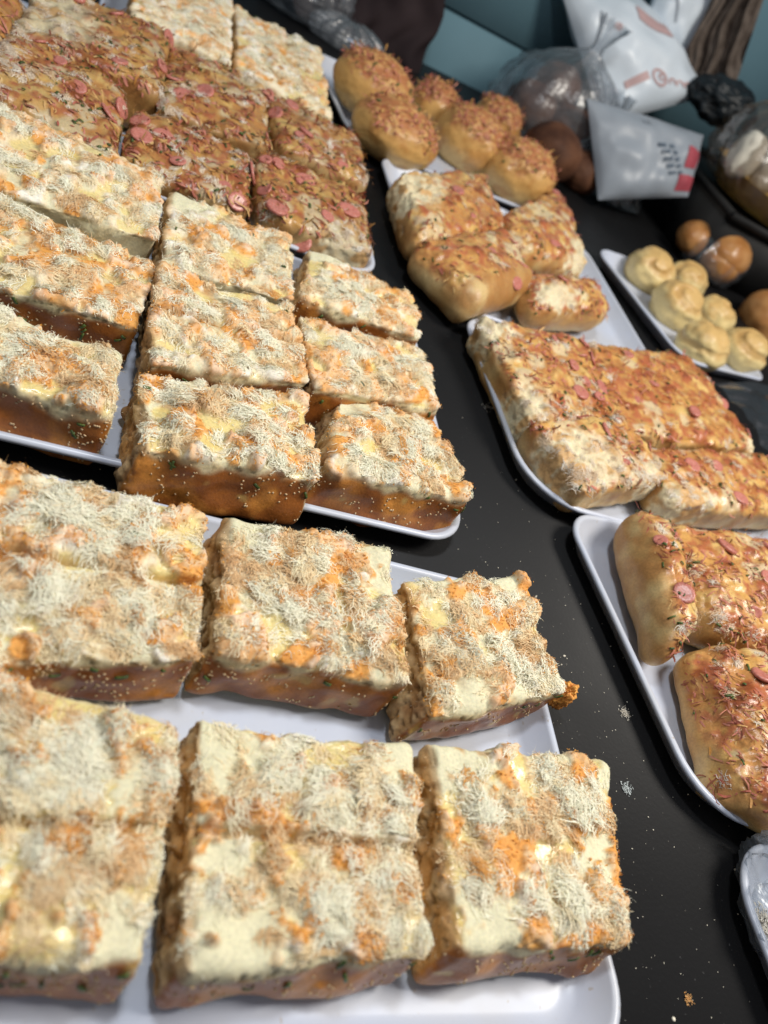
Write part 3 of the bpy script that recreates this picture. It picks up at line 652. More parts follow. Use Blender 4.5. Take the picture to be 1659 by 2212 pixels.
# lower right tray
sb([(1366, 1084), (1462, 1125), (1526, 1340), (1462, 1412)], 'sausage bread with a smooth tan side and torn white lower end, lower right tray', 101, ztop=.07, r=.03, dome=.01, cell=.0021, left_out=-.002, grow=.004, swid=.7, smooth_left=True, slices=((.30, .68), (.42, .30), (.8, .75)), nshred=1100, torn=((1, 0, .4),), front_out=.0)
sb([(1436, 1122), (1720, 1165), (1720, 1420), (1545, 1330)], 'sausage bread with the biggest pink slices and a browned arched back, at the right edge', 102, ztop=.068, r=.028, dome=.012, cell=.0021, slices=((.35, .72), (.62, .48), (.72, .8), (.5, .2)), nshred=3000, swid=.7, grow=.006, red=.7, white=.08)
sb([(1552, 1384), (1790, 1420), (1790, 1830), (1650, 1716)], 'long tan-sided sausage bread at the lower right, ridge running down to the tray corner', 103, ztop=.066, r=.026, dome=.008, cell=.0021, left_out=.040, front_out=-.010, grow=.004, swid=.7, slices=((.3, .75), (.45, .45), (.4, .2), (.65, .85)), nshred=3000, red=.7, white=.10)
# slab tray
sb([(1046, 684), (1270, 732), (1335, 897), (1152, 908)], 'broad sausage bread at the back left of the slab tray, pale left end', 104, cell=.0025, nslice=9, left_out=.0, nshred=1900, torn=((.05, .95, .25), (.05, .1, .3)), white=.5, red=.55)
sb([(1276, 738), (1490, 765), (1640, 965), (1345, 925)], 'broad sausage bread at the back right of the slab tray, slices on its edge', 105, cell=.0025, slices=((.30, .85), (.2, .35), (.55, .25), (.96, .45), (.97, .15), (.4, .55)), nshred=1700, red=.5, white=.15, torn=((1, 0, .16),))
sb([(1156, 908), (1345, 893), (1450, 1030), (1272, 1050)], 'floss-covered sausage bread at the front left corner of the slab tray', 106, cell=.0025, nslice=3, nshred=700, left_out=.0, white=2.4, torn=((.2, .4, .5), (.8, .1, .3)), red=.3)
sb([(1402, 962), (1650, 975), (1740, 1110), (1462, 1082)], 'sausage bread at the front right of the slab tray, behind the browned arched back', 107, cell=.0025, nslice=5, nshred=1300, white=.4, torn=((.1, .1, .25),))
# roll tray
sb([(872, 372), (1050, 372), (1085, 485), (915, 502)], 'sausage roll at the back left of the bare-walled tray, pale torn end on the left', 108, ztop=.07, cell=.003, r=.030, dome=.012, grow=.0135, nslice=3, nshred=900, torn=((.1, .7, .4),), left_out=.0, red=.4)
sb([(920, 508), (1088, 490), (1152, 600), (1040, 632)], 'sausage roll with a large smooth tan cut face, hanging over the tray front corner', 109, ztop=.07, cell=.003, r=.030, dome=.012, grow=.0135, slices=((.62, .08), (.85, .3), (.5, .5)), nshred=700, left_out=.02, smooth_front=True, white=.05)
sb([(1100, 465), (1210, 400), (1266, 560), (1095, 525)], 'sausage roll beside the tray right wall, cut white end facing right', 110, ztop=.07, cell=.003, r=.030, dome=.012, grow=.0135, nslice=4, nshred=900, torn=((1, 0, .35),), red=.7, white=.1)
sb([(1150, 588), (1285, 598), (1314, 668), (1165, 655)], 'round-ended sausage roll lying crosswise before the bare tray wall', 111, ztop=.066, cell=.003, r=.030, dome=.012, grow=.0135, nslice=3, nshred=900, red=.75, torn=((.3, .3, .3),), white=.2)
# left column, sausage tray
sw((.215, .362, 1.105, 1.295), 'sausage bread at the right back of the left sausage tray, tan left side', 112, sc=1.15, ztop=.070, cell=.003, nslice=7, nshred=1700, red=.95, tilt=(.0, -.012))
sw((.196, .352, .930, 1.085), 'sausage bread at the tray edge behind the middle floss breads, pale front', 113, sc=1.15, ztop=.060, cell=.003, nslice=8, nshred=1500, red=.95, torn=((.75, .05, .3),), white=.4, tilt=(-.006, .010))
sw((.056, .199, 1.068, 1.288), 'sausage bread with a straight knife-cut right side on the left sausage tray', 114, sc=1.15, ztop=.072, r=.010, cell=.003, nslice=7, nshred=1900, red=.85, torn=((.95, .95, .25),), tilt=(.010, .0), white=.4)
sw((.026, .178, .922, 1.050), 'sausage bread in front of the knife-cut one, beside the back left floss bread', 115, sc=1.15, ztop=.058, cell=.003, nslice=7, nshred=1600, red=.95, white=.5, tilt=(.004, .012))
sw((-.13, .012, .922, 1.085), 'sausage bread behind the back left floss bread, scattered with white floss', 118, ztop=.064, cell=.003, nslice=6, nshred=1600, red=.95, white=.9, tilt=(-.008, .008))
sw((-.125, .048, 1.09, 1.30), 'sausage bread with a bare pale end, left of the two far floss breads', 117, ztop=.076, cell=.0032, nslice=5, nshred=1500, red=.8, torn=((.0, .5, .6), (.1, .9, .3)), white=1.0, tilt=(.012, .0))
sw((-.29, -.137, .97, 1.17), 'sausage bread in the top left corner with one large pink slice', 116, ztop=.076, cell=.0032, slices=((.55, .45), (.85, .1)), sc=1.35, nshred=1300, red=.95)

# ------------------------------------------------------------------ buns
def px_size(px, P): return px*np.linalg.norm(P-CAM)/FOC*0.98
def blob(ctr, radii, seed, n=26, rough_amp=0.06, freq=2.2, flat=True):
    P, F = lattice(n, n, n); D = unit(P-.5)
    k = 1 + (fbm(D*1.0+seed*3.1, freq, seed, 3)-.5)*rough_amp*2
    V = D*k[:, None]*np.asarray(radii)
    if flat: V[:, 2] = np.maximum(V[:, 2], -radii[2]*.75)
    return V + ctr, F, D
def round_bun(px, py, rx, ry, label, seed, zc=.045, topped=True):
    ctr = at(px, py, zc); R = px_size(rx, ctr); Rz = min(px_size(ry, ctr)*.95, zc*1.25)
    V, F, D = blob(ctr, (R, R*.92, Rz), seed, 34)
    rng = np.random.default_rng(seed); N = vnormals(V, F); S = V + seed
    n1 = fbm(S, 45, seed, 3); n2 = fbm(S, 120, seed+3, 3)
    top = sst(.30, .66, D[:, 2] + .7*(n1-.5))
    col = mix(np.tile(C(.62, .36, .12), (len(V), 1)), C(.70, .50, .22), sst(.1, -.5, D[:, 2])); col = mix(col, C(.46, .20, .05), sst(.45, .7, n1)*.6)
    col = mix(col, mix(np.tile(C(.40, .14, .055), (len(V), 1)), C(.58, .33, .12), sst(.50, .62, n2)), top*.85)
    V = V + N*(top*(n2-.4)*.010)[:, None]; V[:, 2] = np.maximum(V[:, 2], .004)
    N2 = vnormals(V, F); base = C(ctr[0], ctr[1], 0)
    root = link('round_bun', None, None, None, tuple(base)); tag(root, label, 'bun', 'glossy topped buns on the far tray')
    link('bread', mesh_np('bread', V-base, F, np.c_[col, .28+.3*top]), M_BUN, root)
    w = top*sst(.4, .6, n2) + 1e-9; k = 300; i_ = rng.choice(len(V), k, p=w/w.sum())
    sc_ = mix(np.tile(C(.40, .10, .07), (k, 1)), C(.62, .27, .18), rng.uniform(size=k)); sc_ = mix(sc_, C(.62, .36, .12), (rng.uniform(size=k) < .3)*1.)
    rb = ribbons(rng, V[i_]+N2[i_]*rng.uniform(0, .003, (k, 1)), N2[i_], rng.uniform(.006, .016, k), rng.uniform(.0015, .0035, k), sc_, .5, .35, K=5)
    tag(link('topping_shreds', mesh_np('topping_shreds', rb[0]-base, rb[1], rb[2]), M_SHRED, root), kind='stuff')
    k = 10; i_ = rng.choice(len(V), k, p=w/w.sum()); Vh, Fh = scatter_chip(rng, V[i_]+N2[i_]*.002, N2[i_], rng.uniform(.005, .010, k), rng.uniform(.002, .004, k), np.full(k, .001))
    tag(link('scallion_bits', mesh_np('scallion_bits', Vh-base, Fh), M_HERB, root), kind='stuff')
    return root
round_bun(805, 190, 82, 62, 'topped bun at the back, topmost and leftmost of the six', 201, .062)
round_bun(853, 290, 92, 60, 'shiny topped bun in front, nearest the tray corner', 202, .05)
round_bun(937, 232, 52, 48, 'topped bun half hidden behind the shiny one', 203, .05)
round_bun(1015, 305, 74, 62, 'topped bun with a pale split side in the middle of the far tray', 204, .05)
round_bun(1070, 268, 52, 50, 'topped bun behind the split one, on the far side of the tray', 206, .05)
round_bun(1120, 375, 78, 66, 'topped bun at the right end of the far tray', 205, .05)

def swirl_bun(px, py, rx, label, seed, zc=.032):
    ctr = at(px, py, zc); R = px_size(rx, ctr)
    P, F = lattice(30, 30, 30); D = unit(P-.5)
    rng = np.random.default_rng(seed); ph = rng.uniform(0, 6.28); axis = unit(np.array([[rng.normal()*.35, rng.normal()*.35, 1.]]))[0]
    t1 = unit(np.cross(axis, [1, 0, .2])[None])[0]; t2 = np.cross(axis, t1)
    th = np.arccos(np.clip(D@axis, -1, 1)); az = np.arctan2(D@t2, D@t1)
    g = np.sin(th*4.2 - az + ph + 1.2*(fbm(D+seed, 2.2, seed+8, 2)-.5))
    groove = sst(.55, 1., g)*sst(2.2, 1.2, th)
    k = 1.10 - groove*.085 + (fbm(D+seed, 2.0, seed, 2)-.5)*.26
    V = D*k[:, None]*np.array([R, R*.95, R*.86]); V[:, 2] = np.maximum(V[:, 2], -R*.62)
    n1 = fbm(D+seed, 3, seed+4, 3); top = sst(.1, .8, D[:, 2] + (n1-.5))
    col = mix(np.tile(C(.74, .59, .28), (len(V), 1)), C(.60, .36, .12), top*.75); col = mix(col, C(.50, .28, .09), groove*.55)
    o = link('swirl_bun', mesh_np('swirl_bun', V, F, np.c_[col, np.full(len(V), .42)]), M_BUN, None, (ctr[0], ctr[1], max(zc, .004+R*.62)))
    return tag(o, label, 'bun', 'pale swirled buns on the small tray')
swirl_bun(1402, 590, 47, 'pale swirl bun at the back left corner of the small tray', 301)
swirl_bun(1482, 606, 38, 'pale swirl bun in the back row, right against the wrapped brown bun', 302)
swirl_bun(1458, 664, 50, 'pale swirl bun in the middle row by the small tray left rim', 303)
swirl_bun(1539, 684, 41, 'pale swirl bun in the middle row, on the right', 304)
swirl_bun(1514, 752, 51, 'pale swirl bun at the front left, nearest the small tray front rim', 305)
swirl_bun(1603, 760, 45, 'pale swirl bun at the front right corner of the small tray', 306)

M_BROWNBUN = flat_material('brown_bun', (0.40, 0.17, 0.05), 0.3, 0.5, 0.2, 25, color2=(0.52, 0.27, 0.10))
M_DARKBUN = flat_material('dark_roll', (0.05, 0.02, 0.012), 0.65, 0.2, 0.3, 14, 0.004, color2=(0.14, 0.06, 0.03))
def brown_bun(P, R, label, seed, m=M_BROWNBUN, sz=.85, cat='bun'):
    V, F, D = blob(np.zeros(3), (R, R*.95, R*sz), seed, 18, .07)
    return tag(link('brown_bun', mesh_np('brown_bun', V, F), m, None, tuple(P)), label, cat, 'brown buns in the clear bags')

# plastic bags: a gathered sack with a twisted neck and a flared mouth
def film_bag(base, rx, ry, h, label, seed, m=M_FILM, neck=True, lean=(0, 0), neck_len=.05, mouth=.03):
    rng = np.random.default_rng(seed); n = 56
    prof = [(0.02, 0), (.6, .0), (.92, .08), (1.0, .28), (.98, .5), (.85, .72), (.55, .90), (.25, 1.0)]
    zs = [p[1]*h for p in prof]; rs = [p[0] for p in prof]
    if neck:
        zs += [h+neck_len*.3, h+neck_len*.6, h+neck_len*1.2, h+neck_len*1.8]; rs += [.10, .08, mouth/rx*.8, mouth/rx*1.3]
    # refine
    t = np.linspace(0, len(zs)-1, 44); zs = np.interp(t, range(len(zs)), zs); rs = np.interp(t, range(len(rs)), rs)
    a = np.arange(n)/n*2*math.pi; V = []
    for k, (z, r) in enumerate(zip(zs, rs)):
        up = k/43
        wob = 1 + .05*np.sin(a*5+seed+z*20) + (.05+.16*sst(.5, .8, np.array([up]))[0])*np.sin(a*13+seed*2+z*9) + .06*(rng.uniform(size=n)-.5)
        V.append(np.c_[rx*r*wob*np.cos(a)+lean[0]*z, ry*r*wob*np.sin(a)+lean[1]*z, z+.012*h*np.sin(a*7+seed)*min(1, up*2) + 0*a])
    V = np.concatenate(V); F = np.array([[k*n+i, k*n+(i+1) % n, (k+1)*n+(i+1) % n, (k+1)*n+i] for k in range(43) for i in range(n)])
    V[:, 2] = np.maximum(V[:, 2], 0)
    return tag(link('plastic_bag', mesh_np('plastic_bag', V, F), m, None, (base[0], base[1], max(base[2], .002))), label, 'plastic bag', 'clear plastic bags')

# wrapped brown bun beside the swirl buns
P = at(1570, 552, .07); R = px_size(47, P)
brown_bun(P, R, 'shiny brown bun on top in the small knotted clear bag', 401)
P2 = P + C(-.065, .055, -.015); brown_bun(P2, R*.85, 'dull brown bun behind the shiny one in the small knotted bag', 402)
P3 = C(P[0]-.01, P[1]-.01, R*.8); brown_bun(P3, R*.9, 'brown bun at the bottom of the small knotted bag', 403)
film_bag((P[0]-.02, P[1]+.005, 0), .085, .07, .115, 'small clear bag with a bright knot, around brown buns behind the small tray', 404, m=M_FILM_THIN, lean=(.25, .1), neck_len=.02, mouth=.02)
P = at(1665, 690, .03); brown_bun(P, px_size(62, P), 'brown bread roll cut off by the right edge beside the swirl buns', 405)

# bag of rolls behind the far tray of buns
Pm = C(.99, 1.97, 0)
for k, (x, y, z, r, lab) in enumerate([(-.07, -.02, .08, .07, 'dark brown roll on the left in the large knotted bag'), (.03, -.05, .08, .068, 'dark brown roll in front in the large knotted bag'),
        (.085, .01, .075, .06, 'dark brown roll on the right in the large knotted bag'), (-.02, .01, .145, .06, 'dark brown roll on top in the large knotted bag')]):
    brown_bun(Pm + C(x, y, z), r, lab, 410+k, M_DARKBUN)
film_bag(Pm, .165, .14, .23, 'large clear bag of dark rolls with a knotted top, against the teal wall', 420, lean=(.05, .0), neck_len=.05, mouth=.03)
for k, (px, py, r, z, lab) in enumerate([(1190, 330, 62, .06, 'dark roll on the table just behind the topped buns'), (1255, 372, 46, .04, 'brown bun in a clear bag left of the white bags'), (1250, 300, 60, .07, 'dark roll lying below the white sugar bag')]):
    P = at(px, py, z); brown_bun(P, px_size(r, P), lab, 430+k, M_DARKBUN)
P = at(1255, 385, 0); film_bag((P[0], P[1], 0), .13, .10, .12, 'low clear bag around the bun left of the white bags', 440, neck=False)

# ------------------------------------------------------------------ white printed sacks
M_SACK = flat_material('white_sack_plastic', (0.66, 0.74, 0.82), 0.35, 0.45, 0.04, 6, 0.004)
M_SACK2 = flat_material('grey_sack_plastic', (0.30, 0.34, 0.39), 0.4, 0.45, 0.08, 6, 0.004)
M_PINK = flat_material('pink_print', (0.52, 0.36, 0.36), 0.5, 0.3, 0.06, 20)
M_RED = flat_material('red_print', (0.32, 0.06, 0.08), 0.5, 0.3, 0.2, 20)
M_INK = flat_material('dark_print', (0.10, 0.13, 0.17), 0.5, 0.3, 0.2, 20)
class Sack:
    def __init__(s, corners, thick, label, seed, m):
        s.c = np.array(corners, float); s.t = thick; s.seed = seed
        s.n = unit(np.cross(s.c[1]-s.c[0], s.c[3]-s.c[0])[None])[0]
        if np.dot(s.n, CAM-s.c.mean(0)) < 0: s.n = -s.n
        n = 40; u, v = np.meshgrid(np.linspace(0, 1, n+1), np.linspace(0, 1, n+1), indexing='ij'); u, v = u.ravel(), v.ravel()
        A = s.at(u, v); B = s.at(u, v, -1)
        g = np.arange((n+1)**2).reshape(n+1, n+1); q = np.stack([g[:-1, :-1], g[1:, :-1], g[1:, 1:], g[:-1, 1:]], -1).reshape(-1, 4)
        V = np.r_[A, B]; F = np.r_[q, q[:, ::-1]+(n+1)**2]
        s.o = link('printed_sack', mesh_np('printed_sack', V-s.c[3], F), m, None, tuple(s.c[3])); tag(s.o, label, 'sack', 'white printed sacks against the wall')
    def at(s, u, v, side=1, off=0.0):
        u = np.asarray(u, float); v = np.asarray(v, float)
        p = ((1-u)*(1-v))[:, None]*s.c[0] + (u*(1-v))[:, None]*s.c[1] + (u*v)[:, None]*s.c[2] + ((1-u)*v)[:, None]*s.c[3]
        e = (np.clip(1-(2*u-1)**2, 0, 1)*np.clip(1-(2*v-1)**2, 0, 1))**.55
        w = np.sin((u*1.3+v*.5)*9+s.seed)*.035 + np.sin((u-v)*17+s.seed*2)*.02 + np.sin((v*1.7+u*.3)*11+s.seed)*.025
        h = s.t*e*(1+w*3.0*(1-e*.5))
        h = h + .030*(fbm(p, 9, s.seed+3, 3)-.5)*np.minimum(1, e*1.5) + .012*(fbm(p*np.array([1, 1, .3]), 26, s.seed+5, 2)-.5)*np.minimum(1, e*2)
        return p + s.n*(side*h + off)[:, None]
    def poly(s, pts, m, name='print'):   # strip of quads given as two matching polylines in (u,v)
        A, B = np.array(pts[0], float), np.array(pts[1], float)
        t = np.linspace(0, len(A)-1, 24); f = lambda Q: np.c_[np.interp(t, range(len(Q)), Q[:, 0]), np.interp(t, range(len(Q)), Q[:, 1])]
        A, B = f(A), f(B); rows = [A*(1-k/4)+B*k/4 for k in range(5)]
        uv = np.concatenate(rows); V = s.at(uv[:, 0], uv[:, 1], 1, .0025); n = 24
        F = np.array([[k*n+i, k*n+i+1, (k+1)*n+i+1, (k+1)*n+i] for k in range(4) for i in range(n-1)])
        return link(name, mesh_np(name, V-s.c[3], F), m, s.o)
    def ring(s, u, v, r1, r2, m, a0=0, a1=2*math.pi, asp=1.0, name='logo'):
        a = np.linspace(a0, a1, 25)
        return s.poly([np.c_[u+r1*np.cos(a), v+r1*asp*np.sin(a)], np.c_[u+r2*np.cos(a), v+r2*asp*np.sin(a)]], m, name)
YB = 2.05
A_ = Sack([at_y(1200, -60, YB+.12), at_y(1385, -5, YB+.14), at_y(1532, 208, YB), at_y(1300, 268, YB-.08)], .07, 'large white sack with a pale pink round logo, leaning across the wall', 1, M_SACK)
A_.ring(.50, .80, .05, .072, M_PINK); A_.ring(.52, .80, .012, .03, M_PINK, .6, 5.8)
A_.poly([[(.20, .78), (.40, .74)], [(.20, .83), (.40, .80)]], M_PINK, 'logo_bar')
for k in range(4):
    A_.ring(.61+.062*k, .845+.026*k, .016, .034, M_PINK, 2.6, 2.6+4.4, .9, 'letter')
A_.poly([[(.55, .25), (.85, .38)], [(.52, .36), (.80, .50)]], M_PINK, 'print_panel'); A_.ring(.28, .42, .0, .03, M_PINK, name='print_dot')
B_ = Sack([at_y(1432, -70, YB+.2), at_y(1590, -70, YB+.2), at_y(1467, 152, YB+.1), at_y(1392, 48, YB+.12)], .05, 'white sack standing behind the large one, with a pink band down its right edge', 2, M_SACK)
B_.poly([[(.86, .30), (.88, .95)], [(.97, .30), (.98, .95)]], M_PINK, 'print_band'); B_.ring(.36, .36, .06, .085, M_PINK)
B_.poly([[(.25, .55), (.45, .80)], [(.28, .53), (.48, .78)]], M_SACK2, 'print_stroke')
C_ = Sack([at_y(1268, 212, YB-.2), at_y(1520, 292, YB-.2), at_y(1486, 425, YB-.32), at_y(1292, 432, YB-.34)], .055, 'greyish sack in front with two dark red blocks and dark lettering strokes', 3, M_SACK2)
C_.poly([[(.80, .32), (.95, .34)], [(.80, .62), (.94, .60)]], M_RED, 'print_block'); C_.poly([[(.76, .72), (.96, .72)], [(.78, .93), (.97, .93)]], M_RED, 'print_block')
for k in range(5):
    C_.poly([[(.50+.035*k, .38+.08*k), (.58+.035*k, .36+.08*k)], [(.50+.035*k, .43+.08*k), (.58+.035*k, .41+.08*k)]], M_INK, 'letter')
    C_.poly([[(.62+.03*k, .36+.08*k), (.67+.03*k, .35+.08*k)], [(.62+.03*k, .41+.08*k), (.67+.03*k, .40+.08*k)]], M_INK, 'letter')
C_.ring(.42, .15, .02, .04, M_SACK2, asp=.8)
P = at(1320, 440, 0); film_bag((P[0]-.02, P[1]+.02, 0), .12, .07, .10, 'crumpled empty clear bag lying below the greyish sack', 450, neck=True, lean=(-.5, .5), neck_len=.06, mouth=.05)

# ------------------------------------------------------------------ hanging cloth, sheet in place of shadow, dark bag
M_CLOTH = flat_material('brown_cloth', (0.075, 0.058, 0.048), 0.9, 0.1, 0.3, 30, 0.002, color2=(0.16, 0.13, 0.11))
M_SHADE_SHEET = flat_material('shadow_sheet', (0.018, 0.012, 0.014), 0.85, 0.15, 0.3, 8, color2=(0.035, 0.024, 0.026))
def cloth(corners, folds, amp, label, seed, m, name):
    c = np.array(corners, float); nrm = unit(np.cross(c[1]-c[0], c[3]-c[0])[None])[0]
    if np.dot(nrm, CAM-c.mean(0)) < 0: nrm = -nrm
    n, k = 90, 40; u, v = np.meshgrid(np.linspace(0, 1, n+1), np.linspace(0, 1, k+1), indexing='ij'); u, v = u.ravel(), v.ravel()
    p = ((1-u)*(1-v))[:, None]*c[0] + (u*(1-v))[:, None]*c[1] + (u*v)[:, None]*c[2] + ((1-u)*v)[:, None]*c[3]
    uu = u + .05*np.sin(v*5+seed) + .03*np.sin(v*11+u*6)
    h = amp*(np.sin(uu*folds*6.28+seed) + .6*np.sin(uu*folds*2.3*6.28+seed*2+v) + .3*np.sin(v*13+u*9))
    p = p + nrm*h[:, None]; B = p - nrm*.004
    g = np.arange((n+1)*(k+1)).reshape(n+1, k+1); q = np.stack([g[:-1, :-1], g[1:, :-1], g[1:, 1:], g[:-1, 1:]], -1).reshape(-1, 4)
    V = np.r_[p, B]; F = np.r_[q, q[:, ::-1]+len(p)]
    o = link(name, mesh_np(name, V-c[3], F), m, None, tuple(c[3])); return tag(o, label, 'cloth')
cloth([at_y(1560, -60, 2.18), at_y(1668, -60, 2.12), at_y(1592, 172, 2.05), at_y(1462, 160, 2.1)], 3, .012, 'grey-brown pleated cloth hanging right of the white sacks', 5, M_CLOTH, 'pleated_cloth')
cloth([at_y(560, -260, 2.02), at_y(975, -40, 2.10), at_y(905, 165, 2.06), at_y(640, 30, 2.0)], 2, .012, 'very dark brown sheet standing in for wall shadow behind the far trays', 9, M_SHADE_SHEET, 'shadow_sheet')  # dark folded sheet put in place of a broad shadow on the wall
M_BLACK = flat_material('black_plastic', (0.010, 0.015, 0.019), 0.45, 0.35, 0.3, 30, 0.004)
P = at_y(1562, 222, 2.0); V, F, D = blob(np.zeros(3), (.10, .07, .055), 91, 24, .35, 2.6, flat=False)
tag(link('black_bag', mesh_np('black_bag', V, F), M_BLACK, None, tuple(P)), 'crumpled black plastic between the white sack and the gold-tray bag', 'plastic bag')

# ------------------------------------------------------------------ bag with gold tray and white cakes at the right edge
M_GOLD = flat_material('gold_card', (0.42, 0.25, 0.05), 0.35, 0.6, 0.3, 25, color2=(0.62, 0.42, 0.10))
M_CREAM = flat_material('white_cake', (0.62, 0.60, 0.52), 0.6, 0.3, 0.12, 20, 0.004)
Pg = C(1.56, 1.78, .165)
def gold_tray(P, R, h, label):
    n = 36; prof = [(.0, 0), (.80, 0), (.86, .1), (1.0, 1.0), (1.03, 1.0), (.97, .98), (.82, .2), (.0, .18)]
    V = np.array([[R*r*(1+.035*(i % 2)*(r > .9))*math.cos(2*math.pi*i/n), R*r*(1+.035*(i % 2)*(r > .9))*math.sin(2*math.pi*i/n), h*z] for r, z in prof for i in range(n)])
    F = np.array([[k*n+i, k*n+(i+1) % n, (k+1)*n+(i+1) % n, (k+1)*n+i] for k in range(len(prof)-1) for i in range(n)])
    return tag(link('gold_tray', mesh_np('gold_tray', V, F, smooth=False), M_GOLD, None, tuple(P)), label, 'tray')
Rg = px_size(120, Pg)
gold_tray(Pg, Rg, .06, 'round gold card tray inside the dark clear bag at the right edge')
for k, (px, py, r, lab) in enumerate([(1612, 335, 38, 'white cake wedge standing in the gold tray'), (1668, 365, 40, 'second white cake piece, cut off by the right edge')]):
    P = at_y(px, py, 1.74); R = px_size(r, P)
    V, F, D = blob(np.zeros(3), (R*.75, R*.7, R*1.1), 500+k, 16, .14, flat=False); V = np.sign(V)*np.abs(V)**.85*np.array([R*.75, R*.7, R*1.1])**.15
    tag(link('cake_piece', mesh_np('cake_piece', V, F), M_CREAM, None, tuple(P)), lab, 'cake', 'white cakes in the gold tray')
film_bag(Pg, Rg*1.18, Rg*1.12, .24, 'brownish clear bag around the gold tray and white cakes', 460, m=M_FILM_DARK, neck=True, lean=(-.1, .1), neck_len=.05, mouth=.05)
M_CRATE = flat_material('dark_crate', (0.010, 0.010, 0.010), 0.6, 0.25, 0.3, 15)
def crate(x0, x1, y0, y1, z1, label):
    parts = [box(x0, x1, y0, y1, 0, z1-.012, .006)]
    parts += [box(x0-.006, x1+.006, y0-.006, y0+.01, z1-.018, z1), box(x0-.006, x1+.006, y1-.01, y1+.006, z1-.018, z1), box(x0-.006, x0+.01, y0+.012, y1-.012, z1-.018, z1), box(x1-.01, x1+.006, y0+.012, y1-.012, z1-.018, z1)]
    V, F = join(parts); c = C((x0+x1)/2, (y0+y1)/2, 0)
    return tag(link('crate', mesh_np('crate', V-c, F, smooth=False), M_CRATE, None, tuple(c)), label, 'crate')
crate(1.38, 2.15, 1.62, 2.12, .165, 'dark crate in the shadow under the gold-tray bag')

# clear sheet on the table, right of the slabs
M_SHEET = film_material('clear_sheet', (0.9, 0.93, 0.95), 0.045, (0.45, 0.52, 0.6), 0.2, 18)
def sheet(pts, label, seed, z=.006):
    c = np.array([at(px, py, z) for px, py in pts]); n = 40
    u, v = np.meshgrid(np.linspace(0, 1, n+1), np.linspace(0, 1, n+1), indexing='ij'); u, v = u.ravel(), v.ravel()
    p = ((1-u)*(1-v))[:, None]*c[0] + (u*(1-v))[:, None]*c[1] + (u*v)[:, None]*c[2] + ((1-u)*v)[:, None]*c[3]
    p[:, 2] = z + .010*np.abs(np.sin(u*7+v*4+seed)) + .006*np.abs(np.sin(u*3-v*12+seed)) + .012*(fbm(p+seed, 14, seed, 2)-.3).clip(0)
    g = np.arange((n+1)**2).reshape(n+1, n+1); F = np.stack([g[:-1, :-1], g[1:, :-1], g[1:, 1:], g[:-1, 1:]], -1).reshape(-1, 4)
    ctr = C(c[:, 0].mean(), c[:, 1].mean(), 0)
    return tag(link('plastic_sheet', mesh_np('plastic_sheet', p-ctr, F), M_SHEET, None, tuple(ctr)), label, 'plastic sheet')
sheet([(1540, 830), (1760, 850), (1760, 1090), (1665, 1010)], 'clear crinkled plastic sheet on the table below the small tray', 3)

# clear bags over the far left tray corner
P = at(640, 30, 0.0); film_bag((P[0], P[1], 0), .11, .09, .12, 'clear puffed bag behind the two far floss breads', 480, neck=False)
P = at(740, 105, 0.0); film_bag((P[0], P[1], 0), .09, .05, .06, 'flat clear bag with a white label by the far tray corner', 481, neck=False)
P = at(765, 92, .05); V, F = box(-.018, .018, -.008, .008, 0, .002)
tag(link('white_label', mesh_np('white_label', V, F, smooth=False), M_TRAY, None, tuple(P)), 'small white label on the flat clear bag at the top', 'label')
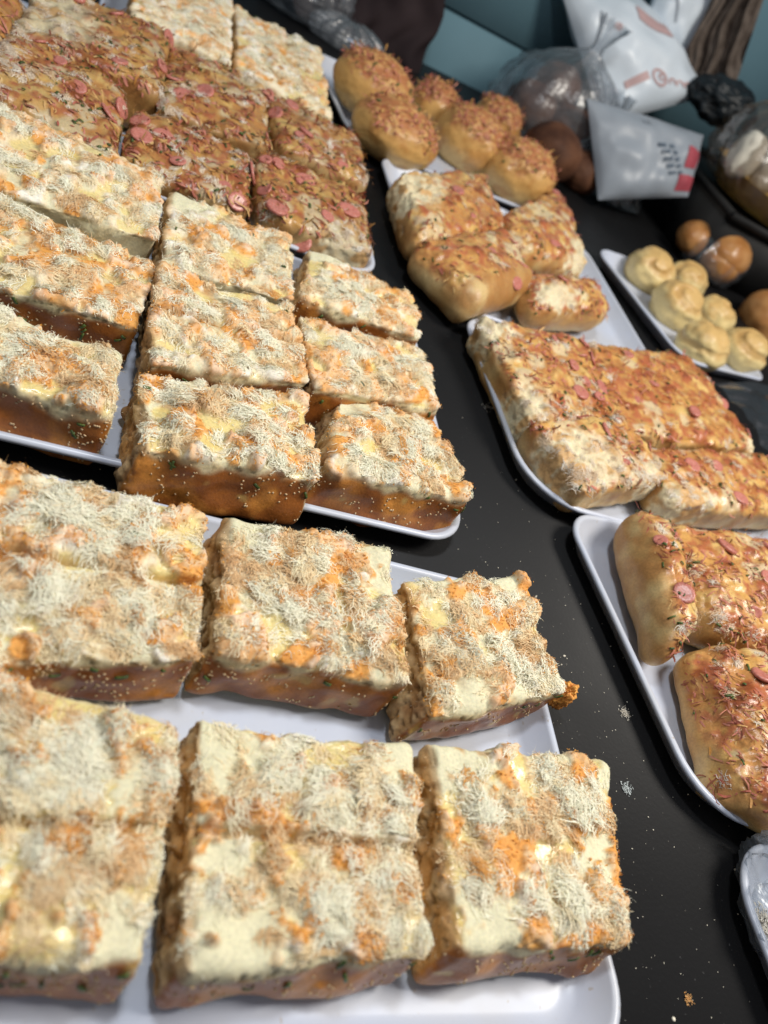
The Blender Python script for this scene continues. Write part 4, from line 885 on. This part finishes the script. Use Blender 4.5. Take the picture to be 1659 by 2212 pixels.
# scraps in the almost empty tray
P = at(1690, 2010, .01); film_bag((P[0], P[1], .006), .05, .07, .06, 'crumpled clear bag in the almost empty tray', 482, neck=False)
rng = np.random.default_rng(77)
def tuft(P, R, n, label, m=None, col=(.62, .55, .44), col2=(.8, .77, .7), name='floss_tuft', flat=.35):
    pos = rng.normal(size=(n, 3))*np.array([R, R, R*flat])*.5; pos[:, 2] = np.abs(pos[:, 2])*.6
    nr = unit(rng.normal(size=(n, 3))*.4 + C(0, 0, 1)); c = mix(np.tile(C(*col), (n, 1)), C(*col2), rng.uniform(size=n))
    rb = ribbons(rng, pos, nr, rng.uniform(.15, .5, n)*R, rng.uniform(.04, .12, n)*R+.0003, c, 1.0, .1, hug=.5)
    V = rb[0].copy(); V[:, 2] = np.maximum(V[:, 2], .0003)
    return tag(link(name, mesh_np(name, V, rb[1], rb[2], nrm=rb[3]), m or M_FLOSS, None, tuple(P)), label, 'crumb')
tuft(at(1656, 2000, .006), .012, 500, 'tan floss scrap in the almost empty tray at lower right')
tuft(at(1350, 1540, .0005), .006, 130, 'loose pale floss tuft on the table right of the second row')
tuft(at(1352, 1702, .0005), .006, 100, 'loose greyish floss sliver on the table beside the front row', col=(.45, .5, .5), col2=(.65, .7, .7))
tuft(at(1392, 695, .0005), .010, 150, 'white floss crumb on the table between the two right-hand trays')
tuft(at(1487, 2160, .0005), .004, 80, 'small orange crumb on the table at the bottom right', col=(.6, .3, .1), col2=(.75, .45, .2))
tuft(at(1052, 880, .0005), .008, 30, 'thin floss thread on the table between the tray columns')
P = at(1216, 1500, .030); V, F, D = blob(np.zeros(3), (.010, .009, .017), 92, 30, .38, 2.6, flat=False)
V = V + D*((fbm(V, 420, 7, 2)-.5)*.004)[:, None]; col = mix(np.tile(ORANGE, (len(V), 1)), C(.60, .24, .05), sst(.4, .6, fbm(V, 200, 8, 2)))
tag(link('orange_lump', mesh_np('orange_lump', V, F, np.c_[col, np.full(len(V), .7)]), M_BREAD, None, tuple(P)), 'orange lump stuck to the right end of the second row', 'crumb')
# tiny crumbs everywhere on the black table
k = 520; cx = np.r_[rng.normal(.50, .06, 320), rng.uniform(.3, 1.2, 200)]; cy = np.r_[rng.normal(.25, .17, 320), rng.uniform(-.1, 1.4, 200)]
sz = (rng.uniform(.0002, .0007, k)*(1+2*(rng.uniform(size=k) < .04)))[:, None]*rng.uniform(.5, 1.3, (k, 3))
V, F = scatter_ico(rng, np.c_[cx, cy, np.full(k, .0004)], np.tile(C(0, 0, 1), (k, 1)), sz)
tag(link('table_crumbs', mesh_np('table_crumbs', V, F), M_CRUMB), 'tiny pale crumbs sprinkled over the black table', kind='stuff')
# slice fallen into the gap of the sausage tray
sl = put_slice(at(648, 524, .03), C(-.3, -.6, .7), None, rng, 1.35, .85); tag(sl, 'pink sausage slice fallen upright in the gap by the middle tray back', 'sausage slice')
